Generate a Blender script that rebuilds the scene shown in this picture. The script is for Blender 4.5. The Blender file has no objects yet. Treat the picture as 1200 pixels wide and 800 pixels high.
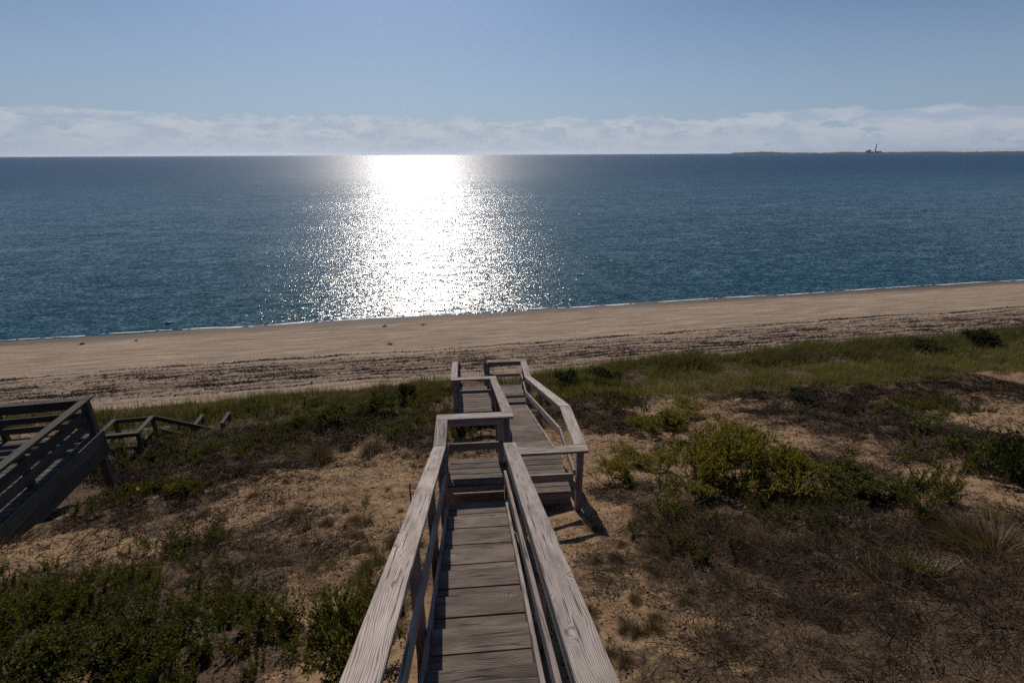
import bpy, bmesh, math, random
import numpy as np
from mathutils import Vector, Matrix
random.seed(7); RS = np.random.RandomState(11)
SC = bpy.context.scene; COL = SC.collection
R = math.radians
CAMZ = 10.0                      # eye height above the water (sea level is z = 0)
F_PX = 590.0; PITCH = R(20.36); ROLL = R(0.26)

# ------------------------------------------------------------------ object helpers
def link(o, parent=None):
    COL.objects.link(o)
    if parent is not None: o.parent = parent
    return o
def tag(o, label=None, cat=None, group=None, kind=None):
    if label: o['label'] = label
    if cat: o['category'] = cat
    if group: o['group'] = group
    if kind: o['kind'] = kind
    return o
def empty(name, loc=(0, 0, 0), rz=0.0, parent=None):
    o = bpy.data.objects.new(name, None); o.empty_display_size = .2
    o.location = loc; o.rotation_euler = (0, 0, rz)
    return link(o, parent)
def mesh_np(name, verts, faces, mat=None, uv=None, smooth=False):
    """verts (N,3), faces (M,k) with constant k"""
    verts = np.asarray(verts, np.float32); faces = np.asarray(faces, np.int32)
    me = bpy.data.meshes.new(name); n, k = faces.shape
    me.vertices.add(len(verts)); me.vertices.foreach_set('co', verts.ravel())
    me.loops.add(n * k); me.loops.foreach_set('vertex_index', faces.ravel())
    me.polygons.add(n)
    me.polygons.foreach_set('loop_start', np.arange(0, n * k, k, dtype=np.int32))
    me.polygons.foreach_set('loop_total', np.full(n, k, np.int32))
    me.polygons.foreach_set('use_smooth', np.full(n, smooth, bool))
    if uv is not None:
        l = me.uv_layers.new(name='UVMap'); l.data.foreach_set('uv', np.asarray(uv, np.float32).ravel())
    me.update(calc_edges=True)
    if mat: me.materials.append(mat)
    return me
def add_attr(me, name, vals):
    a = me.attributes.new(name, 'FLOAT', 'POINT'); a.data.foreach_set('value', np.asarray(vals, np.float32))

# ------------------------------------------------------------------ noise in numpy
def vnoise(x, y, seed=0):
    x = np.asarray(x, float); y = np.asarray(y, float)
    xi = np.floor(x).astype(np.int64); yi = np.floor(y).astype(np.int64)
    fx = x - xi; fy = y - yi; fx = fx * fx * (3 - 2 * fx); fy = fy * fy * (3 - 2 * fy)
    def h(a, b):
        n = (a * 374761393 + b * 668265263 + seed * 974711) & 0x7fffffff
        n = ((n ^ (n >> 13)) * 1274126177) & 0x7fffffff
        return ((n ^ (n >> 16)) & 0xffff) / 65535.0
    return ((h(xi, yi) * (1 - fx) + h(xi + 1, yi) * fx) * (1 - fy)
            + (h(xi, yi + 1) * (1 - fx) + h(xi + 1, yi + 1) * fx) * fy)
def fbm(x, y, seed=0, octv=4, gain=.5):
    s = 0; a = 1; t = 0
    for i in range(octv):
        s = s + a * vnoise(x * 2 ** i + i * 17.3, y * 2 ** i - i * 9.1, seed + i); t += a; a *= gain
    return s / t
def sstep(a, b, x):
    t = np.clip((x - a) / (b - a), 0, 1); return t * t * (3 - 2 * t)

# ------------------------------------------------------------------ terrain profile
PN = np.array([-40, -12, -3, 0, 2, 5.8, 7.6, 11.2, 13, 15, 17, 19, 20.5, 24.2, 33, 40, 60, 120])
PZ = np.array([2.5, 0.6, -1.9, -2.95, -3.65, -4.97, -5.66, -6.82, -7.18, -7.66, -8.12, -8.55, -8.72, -9.05, -10.0, -10.9, -12.5, -16])
_nn = np.arange(-45, 125, .1); _zz = np.interp(_nn, PN, PZ)
_k = np.exp(-np.linspace(-2, 2, 17) ** 2); _k /= _k.sum()
_zz = np.convolve(np.pad(_zz, 8, 'edge'), _k, 'valid')
def shore_n(x, y): return y - .19 * x
def ground(x, y):
    x = np.asarray(x, float); y = np.asarray(y, float); n = shore_n(x, y)
    z = np.interp(n, _nn, _zz)
    veg = 1 - sstep(17.5, 19.5, n)
    hum = (fbm(x * .45 + 3, y * .45, 5, 3) - .5) * .55 + (fbm(x * 1.7, y * 1.7, 9, 3) - .5) * .24 + (fbm(x * 6, y * 6, 19, 2) - .5) * .075
    # a low grassy rim along the top of the beach
    rim = .28 * np.exp(-((n - 17.6) / .9) ** 2) * sstep(1, 6, x) + .10 * np.exp(-((n - 18.2) / .7) ** 2)
    keep = 1 - .7 * np.exp(-((x - .3) / 1.1) ** 2) * sstep(-4, -2, y)   # hold the surface down under the boardwalk
    z = z + veg * (hum * keep + rim * keep)
    z = z - (.50 * np.exp(-(((x + 9.4) / 1.3) ** 2 + ((y - 9.4) / 2.2) ** 2))) * veg
    z = z - .06 * np.exp(-((x + .05) / .8) ** 2) * veg
    bch = (1 - veg) * (1 - sstep(31, 34, n))
    z = z + bch * ((fbm(x * 1.2, n * 3.5, 31, 3) - .5) * .07 + (fbm(x * 5, y * 5, 37, 2) - .5) * .03 * (1 - sstep(23, 25.5, n)))
    z = z + .10 * (fbm(x * .12, n * .1, 41, 2) - .5) * (1 - veg)
    return z + CAMZ

def pray(u, v):
    x = (u - 600) / F_PX; y = -(v - 400) / F_PX
    c, s = math.cos(-ROLL), math.sin(-ROLL); x, y = c * x - s * y, s * x + c * y
    return Vector((x, math.cos(PITCH) + y * math.sin(PITCH), -math.sin(PITCH) + y * math.cos(PITCH)))
def G(u, v):
    """ground point seen in direction (u, v) of the 1200 px photograph: used to measure where things stand"""
    r = pray(u, v); t = 1.5
    while t < 80:
        if CAMZ + r.z * t < float(ground(r.x * t, r.y * t)): break
        t += .03 + .004 * t
    return (r.x * t, r.y * t)

# ------------------------------------------------------------------ node helpers
def newmat(name):
    m = bpy.data.materials.new(name); m.use_nodes = True; nt = m.node_tree; nt.nodes.clear()
    out = nt.nodes.new('ShaderNodeOutputMaterial'); b = nt.nodes.new('ShaderNodeBsdfPrincipled')
    nt.links.new(b.outputs[0], out.inputs[0]); return m, nt, b, out
def N(nt, t, **kw):
    n = nt.nodes.new('ShaderNode' + t)
    for k, v in kw.items():
        if k.startswith('i_'):
            key = k[2:]; n.inputs[int(key) if key.isdigit() else key].default_value = v
        else: setattr(n, k, v)
    return n
def L(nt, a, b): nt.links.new(a, b)
def math_(nt, op, a, b=None, c=None):
    n = nt.nodes.new('ShaderNodeMath'); n.operation = op
    for i, x in enumerate((a, b, c)):
        if x is None: continue
        if isinstance(x, (int, float)): n.inputs[i].default_value = x
        else: nt.links.new(x, n.inputs[i])
    return n.outputs[0]
def ramp(nt, fac, stops, interp='LINEAR'):
    n = nt.nodes.new('ShaderNodeValToRGB'); cr = n.color_ramp; cr.interpolation = interp
    while len(cr.elements) > 1: cr.elements.remove(cr.elements[-1])
    cr.elements[0].position, cr.elements[0].color = stops[0][0], (*stops[0][1], 1)
    for p, c in stops[1:]:
        e = cr.elements.new(p); e.color = (*c, 1)
    if fac is not None: nt.links.new(fac, n.inputs[0])
    return n.outputs[0]
def mixc(nt, fac, a, b, mode='MIX'):
    n = nt.nodes.new('ShaderNodeMix'); n.data_type = 'RGBA'; n.blend_type = mode
    for i, x in ((0, fac), (6, a), (7, b)):
        if isinstance(x, (int, float)): n.inputs[i].default_value = x
        elif isinstance(x, tuple): n.inputs[i].default_value = (*x, 1)
        else: nt.links.new(x, n.inputs[i])
    return n.outputs[2]
def noise(nt, vec, scale, detail=4, rough=.55, out='Fac', dist=0.0):
    n = N(nt, 'TexNoise', i_Scale=scale, i_Detail=detail, i_Roughness=rough, i_Distortion=dist)
    if vec is not None: nt.links.new(vec, n.inputs['Vector'])
    return n.outputs[out]
def g3(v): return (v, v, v)

# ------------------------------------------------------------------ materials
def wood_material(name, light, mid, dark, contrast=1.0):
    m, nt, b, out = newmat(name)
    uv = N(nt, 'UVMap'); sep = N(nt, 'SeparateXYZ'); L(nt, uv.outputs[0], sep.inputs[0])
    s, t = sep.outputs[0], sep.outputs[1]
    # knots
    kv = N(nt, 'CombineXYZ'); L(nt, math_(nt, 'MULTIPLY', s, 3.2), kv.inputs[0]); L(nt, math_(nt, 'MULTIPLY', t, 9.0), kv.inputs[1])
    vo = N(nt, 'TexVoronoi', i_Scale=1.0, i_Randomness=.9); L(nt, kv.outputs[0], vo.inputs['Vector'])
    kd = vo.outputs['Distance']
    krad = math_(nt, 'MULTIPLY', N(nt, 'SeparateColor').outputs[0], 1.0)
    sc = nt.nodes[-2] if False else None
    sepc = N(nt, 'SeparateColor'); L(nt, vo.outputs['Color'], sepc.inputs[0])
    has = math_(nt, 'GREATER_THAN', sepc.outputs[0], .55)
    knot = math_(nt, 'MULTIPLY', has, N(nt, 'MapRange').outputs[0])
    mr = nt.nodes[-1]
    mr = [n for n in nt.nodes if n.bl_idname == 'ShaderNodeMapRange'][-1]
    mr.inputs['From Min'].default_value = .16; mr.inputs['From Max'].default_value = .05
    L(nt, kd, mr.inputs['Value'])
    halo = N(nt, 'MapRange'); halo.inputs['From Min'].default_value = .5; halo.inputs['From Max'].default_value = .08
    L(nt, kd, halo.inputs['Value']); halo_o = math_(nt, 'MULTIPLY', halo.outputs[0], has)
    # growth rings running along the board, bending round the knots
    wv = N(nt, 'CombineXYZ'); L(nt, math_(nt, 'MULTIPLY', s, .75), wv.inputs[0]); L(nt, math_(nt, 'MULTIPLY', t, 6.0), wv.inputs[1])
    warp = noise(nt, wv.outputs[0], 1.0, 3, .5)
    ring = math_(nt, 'ADD', math_(nt, 'MULTIPLY', t, 620.0), math_(nt, 'MULTIPLY', warp, 78.0))
    ring = math_(nt, 'ADD', ring, math_(nt, 'MULTIPLY', math_(nt, 'POWER', halo_o, 1.5), 30.0))
    rs = math_(nt, 'MULTIPLY_ADD', math_(nt, 'SINE', ring), .5, .5)
    rs = math_(nt, 'POWER', rs, 2.2)
    # fine fibres
    fv = N(nt, 'CombineXYZ'); L(nt, math_(nt, 'MULTIPLY', s, 3.0), fv.inputs[0]); L(nt, math_(nt, 'MULTIPLY', t, 190.0), fv.inputs[1])
    fib = noise(nt, fv.outputs[0], 1.0, 3, .65)
    cv = N(nt, 'CombineXYZ'); L(nt, math_(nt, 'MULTIPLY', s, 1.6), cv.inputs[0]); L(nt, math_(nt, 'MULTIPLY', t, 46.0), cv.inputs[1])
    crk = noise(nt, cv.outputs[0], 1.0, 2, .5)
    crack = N(nt, 'MapRange'); crack.inputs['From Min'].default_value = .61; crack.inputs['From Max'].default_value = .67; L(nt, crk, crack.inputs['Value'])
    bv = N(nt, 'CombineXYZ'); L(nt, math_(nt, 'MULTIPLY', s, 2.2), bv.inputs[0]); L(nt, math_(nt, 'MULTIPLY', t, 9.0), bv.inputs[1])
    blot = noise(nt, bv.outputs[0], 1.0, 4, .6)
    val = math_(nt, 'ADD', math_(nt, 'MULTIPLY', rs, .44 * contrast), math_(nt, 'MULTIPLY', fib, .66))
    val = math_(nt, 'ADD', val, math_(nt, 'MULTIPLY', math_(nt, 'SUBTRACT', blot, .5), 1.15))
    col = ramp(nt, val, [(.12, light), (.5, mid), (.95, dark)])
    col = mixc(nt, math_(nt, 'MULTIPLY', crack.outputs[0], .8), col, tuple(c * .25 for c in dark))
    col = mixc(nt, math_(nt, 'MULTIPLY', knot, .92), col, tuple(c * .35 for c in mid))
    # board-to-board difference
    at = N(nt, 'Attribute', attribute_name='rnd')
    br = math_(nt, 'MULTIPLY_ADD', at.outputs['Fac'], .55, .70)
    hs = N(nt, 'HueSaturation'); L(nt, col, hs.inputs['Color']); L(nt, br, hs.inputs['Value'])
    L(nt, hs.outputs[0], b.inputs['Base Color'])
    b.inputs['Roughness'].default_value = .82; b.inputs['Specular IOR Level'].default_value = .25
    hgt = math_(nt, 'SUBTRACT', 1.0, math_(nt, 'ADD', math_(nt, 'MULTIPLY', val, .6), math_(nt, 'MULTIPLY', crack.outputs[0], 1.4)))
    bp = N(nt, 'Bump', i_Strength=.55, i_Distance=.004); L(nt, hgt, bp.inputs['Height']); L(nt, bp.outputs[0], b.inputs['Normal'])
    return m
M_CAP = wood_material('weathered_rail_wood', (.45, .385, .345), (.29, .243, .212), (.065, .052, .044))
M_TREAD = wood_material('worn_tread_wood', (.25, .20, .162), (.145, .113, .09), (.028, .021, .016), 1.2)
M_SIDE = wood_material('grey_frame_wood', (.36, .31, .28), (.24, .20, .175), (.085, .07, .06), .8)
M_NBR = wood_material('greenish_frame_wood', (.125, .113, .088), (.072, .064, .050), (.026, .022, .018), .8)

def foliage_material(name, stops, trans=.35, rough=.5, spec=.3):
    m, nt, b, out = newmat(name)
    geo = N(nt, 'NewGeometry'); oi = N(nt, 'ObjectInfo')
    pn = noise(nt, geo.outputs['Position'], 1.1, 3, .6)
    f = math_(nt, 'ADD', math_(nt, 'MULTIPLY', geo.outputs['Random Per Island'], .6), math_(nt, 'MULTIPLY', math_(nt, 'SUBTRACT', pn, .3), .9))
    f = math_(nt, 'ADD', f, math_(nt, 'MULTIPLY', math_(nt, 'SUBTRACT', oi.outputs['Random'], .5), .25))
    col = ramp(nt, f, stops)
    L(nt, col, b.inputs['Base Color']); b.inputs['Roughness'].default_value = rough; b.inputs['Specular IOR Level'].default_value = spec
    tr = N(nt, 'BsdfTranslucent'); tc = mixc(nt, 1.0, col, (1.25, 1.2, .55), 'MULTIPLY'); L(nt, tc, tr.inputs[0])
    mx = N(nt, 'MixShader'); mx.inputs[0].default_value = trans
    L(nt, b.outputs[0], mx.inputs[1]); L(nt, tr.outputs[0], mx.inputs[2]); L(nt, mx.outputs[0], out.inputs[0])
    return m
F_GREEN = foliage_material('green_leaves', [(.1, (.026, .030, .008)), (.4, (.072, .080, .018)), (.68, (.125, .120, .030)), (.85, (.17, .13, .05)), (1, (.20, .115, .05))], .35, .6, .15)
F_BAY = foliage_material('yellow_green_leaves', [(.1, (.06, .058, .014)), (.4, (.165, .148, .030)), (.75, (.27, .225, .05)), (1, (.25, .14, .05))], .35, .6, .15)
F_DARK = foliage_material('dark_leaves', [(.1, (.014, .022, .007)), (.5, (.032, .044, .012)), (1, (.07, .075, .02))], .3, .6, .15)
F_GRASS = foliage_material('beach_grass_blades', [(.1, (.08, .085, .034)), (.45, (.135, .13, .052)), (.8, (.20, .175, .08)), (1, (.30, .24, .14))], .4)
F_DGRASS = foliage_material('dark_grass_blades', [(.1, (.06, .060, .030)), (.5, (.11, .105, .050)), (1, (.22, .175, .10))], .35)
F_STRAW = foliage_material('straw_blades', [(.1, (.08, .055, .03)), (.5, (.16, .115, .06)), (1, (.30, .24, .15))], .3)
F_DEAD = foliage_material('dead_stems', [(.1, (.014, .009, .005)), (.5, (.040, .025, .015)), (.78, (.095, .063, .038)), (.95, (.26, .19, .125)), (1, (.42, .32, .22))], .05, .8, .1)
F_LITTER = foliage_material('litter_bits', [(.1, (.012, .008, .006)), (.6, (.05, .032, .02)), (1, (.13, .085, .05))], .0, .9, .1)
F_PALE = foliage_material('silvery_leaves', [(.1, (.12, .13, .10)), (.5, (.22, .23, .18)), (1, (.40, .40, .34))], .25)
F_BLEACH = foliage_material('bleached_twigs', [(.1, (.20, .16, .125)), (1, (.50, .42, .34))], .0, .8, .1)
F_STEM = foliage_material('woody_stems', [(.1, (.04, .03, .022)), (1, (.10, .075, .055))], 0, .8, .1)
F_WEED = foliage_material('dried_seaweed', [(.1, (.022, .012, .008)), (.6, (.060, .032, .020)), (1, (.13, .075, .042))], .0, .7, .2)

def sand_material():
    m, nt, b, out = newmat('sand')
    geo = N(nt, 'NewGeometry'); P = geo.outputs['Position']
    def attr(n): return N(nt, 'Attribute', attribute_name=n).outputs['Fac']
    litter_shade, wr, wet, bch = attr('litter'), attr('wrack'), attr('wet'), attr('beach')
    grain = noise(nt, P, 60, 4, .7); med = noise(nt, P, 5.5, 5, .62); big = noise(nt, P, .8, 4, .6)
    dune = ramp(nt, math_(nt, 'ADD', math_(nt, 'MULTIPLY', grain, .35), math_(nt, 'MULTIPLY', med, .65)),
                [(.3, (.115, .074, .040)), (.5, (.225, .146, .079)), (.7, (.32, .218, .126))])
    # beach sand: fine shore-parallel streaks
    mp = N(nt, 'Mapping'); mp.inputs['Rotation'].default_value = (0, 0, -math.atan(.19)); L(nt, P, mp.inputs[0])
    st = N(nt, 'Mapping'); st.inputs['Scale'].default_value = (.22, 2.6, 1); L(nt, mp.outputs[0], st.inputs[0])
    streak = noise(nt, st.outputs[0], 1.6, 6, .62)
    st2 = N(nt, 'Mapping'); st2.inputs['Scale'].default_value = (1.2, 4.2, 1); L(nt, mp.outputs[0], st2.inputs[0])
    streak2 = noise(nt, st2.outputs[0], 3.0, 5, .7)
    bf = math_(nt, 'ADD', math_(nt, 'MULTIPLY', streak, .6), math_(nt, 'ADD', math_(nt, 'MULTIPLY', streak2, .3), math_(nt, 'MULTIPLY', grain, .12)))
    bcol = ramp(nt, bf, [(.40, (.16, .12, .082)), (.51, (.265, .20, .14)), (.62, (.38, .295, .21))])
    col = mixc(nt, bch, dune, bcol)
    # wrack: broken dark brown seaweed lines
    wn = math_(nt, 'ADD', math_(nt, 'MULTIPLY', streak, .5), math_(nt, 'MULTIPLY', streak2, .5))
    wm = N(nt, 'MapRange'); wm.inputs['From Min'].default_value = .492; wm.inputs['From Max'].default_value = .520
    L(nt, math_(nt, 'ADD', wn, math_(nt, 'MULTIPLY', math_(nt, 'SUBTRACT', wr, .5), .34)), wm.inputs['Value'])
    wrm = math_(nt, 'MULTIPLY', wm.outputs[0], math_(nt, 'GREATER_THAN', wr, .02))
    pale = mixc(nt, math_(nt, 'MULTIPLY', wr, .5), col, (.36, .29, .225))
    col = mixc(nt, bch, col, pale)
    col = mixc(nt, math_(nt, 'MULTIPLY', wrm, .86), col, ramp(nt, grain, [(.3, (.040, .021, .012)), (.7, (.11, .060, .034))]))
    # leaf litter and dead bits on the dune, plus painted shade under the deck
    ln = noise(nt, P, 9, 6, .72)
    lm = N(nt, 'MapRange'); lm.inputs['From Min'].default_value = .44; lm.inputs['From Max'].default_value = .60
    L(nt, math_(nt, 'ADD', ln, math_(nt, 'MULTIPLY', math_(nt, 'SUBTRACT', litter_shade, .5), .45)), lm.inputs['Value'])
    lc = ramp(nt, noise(nt, P, 35, 4, .7), [(.3, (.018, .012, .008)), (.5, (.060, .040, .025)), (.75, (.17, .115, .072))])
    col = mixc(nt, math_(nt, 'MULTIPLY', lm.outputs[0], .9), col, lc)
    wetf = math_(nt, 'MULTIPLY', wet, math_(nt, 'ADD', .55, math_(nt, 'MULTIPLY', streak2, .6)))
    col = mixc(nt, wetf, col, (.065, .048, .035))
    L(nt, col, b.inputs['Base Color'])
    L(nt, math_(nt, 'SUBTRACT', .92, math_(nt, 'MULTIPLY', wet, .25)), b.inputs['Roughness'])
    b.inputs['Specular IOR Level'].default_value = .15
    hgt = math_(nt, 'ADD', math_(nt, 'MULTIPLY', med, .7), math_(nt, 'ADD', math_(nt, 'MULTIPLY', grain, .12), math_(nt, 'MULTIPLY', streak2, .35)))
    bp = N(nt, 'Bump', i_Strength=.9, i_Distance=.09); L(nt, hgt, bp.inputs['Height']); L(nt, bp.outputs[0], b.inputs['Normal'])
    return m

def water_material():
    m, nt, b, out = newmat('sea_water')
    geo = N(nt, 'NewGeometry'); P = geo.outputs['Position']
    mp = N(nt, 'Mapping'); mp.inputs['Rotation'].default_value = (0, 0, -math.atan(.19)); L(nt, P, mp.inputs[0])
    def layer(sx, sy, scale, detail, rough=.6):
        s = N(nt, 'Mapping'); s.inputs['Scale'].default_value = (sx, sy, 1); L(nt, mp.outputs[0], s.inputs[0])
        n = noise(nt, s.outputs[0], scale, detail, rough, 'Color'); v = N(nt, 'VectorMath', operation='SUBTRACT')
        L(nt, n, v.inputs[0]); v.inputs[1].default_value = (.5, .5, .5); return v.outputs[0]
    acc = None
    for sx, sy, scale, det, ax, ay in WAVES:
        s = N(nt, 'VectorMath', operation='MULTIPLY'); L(nt, layer(sx, sy, scale, det), s.inputs[0]); s.inputs[1].default_value = (ax, ay, 0)
        if acc is None: acc = s.outputs[0]
        else:
            a = N(nt, 'VectorMath', operation='ADD'); L(nt, acc, a.inputs[0]); L(nt, s.outputs[0], a.inputs[1]); acc = a.outputs[0]
    # wind patches: long streaks of rougher and smoother water
    s = N(nt, 'Mapping'); s.inputs['Scale'].default_value = (.25, 1, 1); L(nt, mp.outputs[0], s.inputs[0])
    patch = noise(nt, s.outputs[0], .06, 5, .6)
    k = N(nt, 'VectorMath', operation='SCALE'); L(nt, acc, k.inputs[0]); fa = N(nt, 'SeparateXYZ'); L(nt, mp.outputs[0], fa.inputs[0]); fm_ = N(nt, 'MapRange', interpolation_type='SMOOTHSTEP'); fm_.inputs['From Min'].default_value = 25; fm_.inputs['From Max'].default_value = 300; fm_.inputs['To Min'].default_value = 1.0; fm_.inputs['To Max'].default_value = .46; L(nt, fa.outputs[1], fm_.inputs['Value'])
    L(nt, math_(nt, 'MULTIPLY', fm_.outputs[0], math_(nt, 'MULTIPLY_ADD', patch, .8, .6)), k.inputs['Scale'])
    a = N(nt, 'VectorMath', operation='ADD'); L(nt, k.outputs[0], a.inputs[0]); bias = N(nt, 'CombineXYZ'); L(nt, math_(nt, 'MULTIPLY_ADD', fm_.outputs[0], .04, -.20), bias.inputs[1]); bias.inputs[2].default_value = 1; L(nt, bias.outputs[0], a.inputs[1])
    nm = N(nt, 'VectorMath', operation='NORMALIZE'); L(nt, a.outputs[0], nm.inputs[0]); L(nt, nm.outputs[0], b.inputs['Normal'])
    col = ramp(nt, patch, [(.3, (.013, .054, .066)), (.5, (.017, .066, .077)), (.7, (.022, .078, .084))])
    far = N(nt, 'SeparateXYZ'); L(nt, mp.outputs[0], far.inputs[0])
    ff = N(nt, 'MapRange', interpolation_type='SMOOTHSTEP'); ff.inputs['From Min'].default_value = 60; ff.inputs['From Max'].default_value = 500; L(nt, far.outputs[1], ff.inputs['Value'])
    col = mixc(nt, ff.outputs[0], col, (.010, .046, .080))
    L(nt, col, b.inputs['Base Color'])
    rf = N(nt, 'MapRange', interpolation_type='SMOOTHSTEP'); rf.inputs['From Min'].default_value = 25; rf.inputs['From Max'].default_value = 300; rf.inputs['To Min'].default_value = .17; rf.inputs['To Max'].default_value = .30; L(nt, far.outputs[1], rf.inputs['Value'])
    L(nt, rf.outputs[0], b.inputs['Roughness']); b.inputs['IOR'].default_value = 1.333; b.inputs['Specular IOR Level'].default_value = .5
    return m
# (scale x, scale y, noise scale, detail, slope x, slope y)
WAVES = [(.30, 1.0, .6, 2, .08, .30), (.45, 1.0, 2.4, 2, .34, .58), (.6, 1.0, 6.5, 2, .80, 1.0), (.8, 1, 17.0, 1, .75, .85)]

M_SAND = sand_material(); M_WATER = water_material()

# ------------------------------------------------------------------ vegetation map: patches measured on the ground
def patch_list(rows):
    out = []
    for (u, v, du, dv, w) in rows:
        x, y = G(u, v); x1, _ = G(u + du, v); x0, _ = G(u - du, v)
        _, ya = G(u, max(v - dv, 386)); _, yb = G(u, v + dv)
        out.append((x, (ya + yb) / 2 if dv > 4 else y, max(.15, (x1 - x0) / 2), max(.15, (ya - yb) / 2), w))
    return out
def dens(patches, x, y):
    d = np.zeros_like(np.asarray(x, float))
    wx = x + (fbm(x * 1.3, y * 1.3, 77, 3) - .5) * 1.8; wy = y + (fbm(x * 1.3, y * 1.3, 87, 3) - .5) * 1.8
    for (cx, cy, rx, ry, w) in patches:
        q = ((wx - cx) / rx) ** 2 + ((wy - cy) / ry) ** 2
        d = np.maximum(d, w * (1 - sstep(.15, 1.75, q)))
    return d
# leafy green undergrowth
P_LEAF = patch_list([(180, 500, 70, 16, .6), (400, 495, 140, 26, .7), (250, 490, 100, 18, .6), (60, 760, 190, 70, 1), (250, 780, 150, 45, 1), (170, 668, 60, 26, .8), (330, 760, 60, 40, .8), (410, 740, 42, 60, 1),
    (20, 690, 60, 26, .7), (110, 720, 120, 40, .9), (240, 640, 40, 12, .35), (200, 570, 26, 9, .6), (130, 585, 22, 8, .5),
    (420, 475, 110, 26, .9), (300, 490, 90, 22, .6), (480, 470, 60, 22, .8), (560, 500, 20, 20, .5), (250, 520, 80, 18, .5),
    (680, 450, 60, 18, .9), (720, 470, 40, 14, .5), (900, 590, 120, 30, .5), (850, 620, 90, 30, .35), (1090, 480, 60, 14, .5),
    (1180, 560, 60, 40, .7), (960, 640, 60, 30, .4), (1060, 590, 60, 24, .6), (560, 520, 30, 26, .35), (750, 620, 60, 24, .2)])
P_DEAD = patch_list([(250, 535, 160, 26, .9), (180, 600, 120, 30, .6), (330, 560, 110, 30, .5), (450, 540, 60, 22, .5), (1000, 470, 160, 20, .7), (850, 620, 130, 40, 1), (640, 480, 50, 24, .5), (1000, 790, 220, 40, 1), (900, 640, 230, 60, 1), (1050, 720, 200, 90, 1), (850, 740, 120, 60, .6), (1150, 640, 90, 60, .9), (760, 600, 80, 40, .9),
    (940, 480, 80, 24, 1), (1100, 520, 110, 50, .8), (740, 660, 60, 40, .5), (1180, 460, 60, 30, .6), (100, 620, 110, 36, .55), (300, 670, 90, 40, .8),
    (350, 600, 120, 60, .35), (200, 560, 150, 40, .6), (380, 500, 140, 30, .8), (440, 640, 80, 60, .3), (820, 790, 100, 30, .5), (230, 700, 60, 20, .6),
    (700, 480, 60, 24, .8), (480, 520, 60, 22, .7), (980, 560, 100, 50, .8), (60, 700, 120, 40, .4), (560, 560, 60, 40, .3), (1180, 780, 100, 60, .8)])
P_PALE = patch_list([(285, 715, 55, 24, 1), (335, 772, 18, 14, 1), (200, 640, 90, 22, .4), (230, 520, 90, 24, .6), (400, 510, 110, 20, .7), (900, 660, 70, 50, .5),
    (690, 455, 70, 24, .5), (810, 545, 20, 16, .9), (960, 620, 70, 40, .35), (720, 640, 80, 50, .2), (360, 470, 60, 14, .3)])
P_SAND = patch_list([(780, 745, 90, 22, 1), (740, 700, 40, 22, .8), (900, 690, 26, 10, .9), (1120, 570, 60, 16, 1), (400, 560, 90, 34, .7), (480, 590, 40, 26, .8), (300, 590, 60, 22, .6),
    (880, 473, 40, 5, .9), (760, 480, 40, 8, .7), (1000, 515, 40, 12, .6), (60, 590, 60, 18, .9), (100, 640, 60, 14, .7), (680, 600, 30, 18, .8), (680, 690, 30, 40, .6), (360, 700, 16, 30, .7), (1180, 490, 40, 8, .6)])
def grass_band(x, y):
    n = shore_n(x, y)
    edge = 18.6 + (fbm(x * .7, y * .2, 55, 3) - .5) * 1.5
    low = 14.2 + 2.0 * (fbm(x * .3, y * .3, 56, 3) - .5) - 1.2 * sstep(3, 12, x) + 2.6 * sstep(2, -6, x)
    return (1 - sstep(edge - .3, edge + .25, n)) * sstep(low - .6, low + .6, n)

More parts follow.
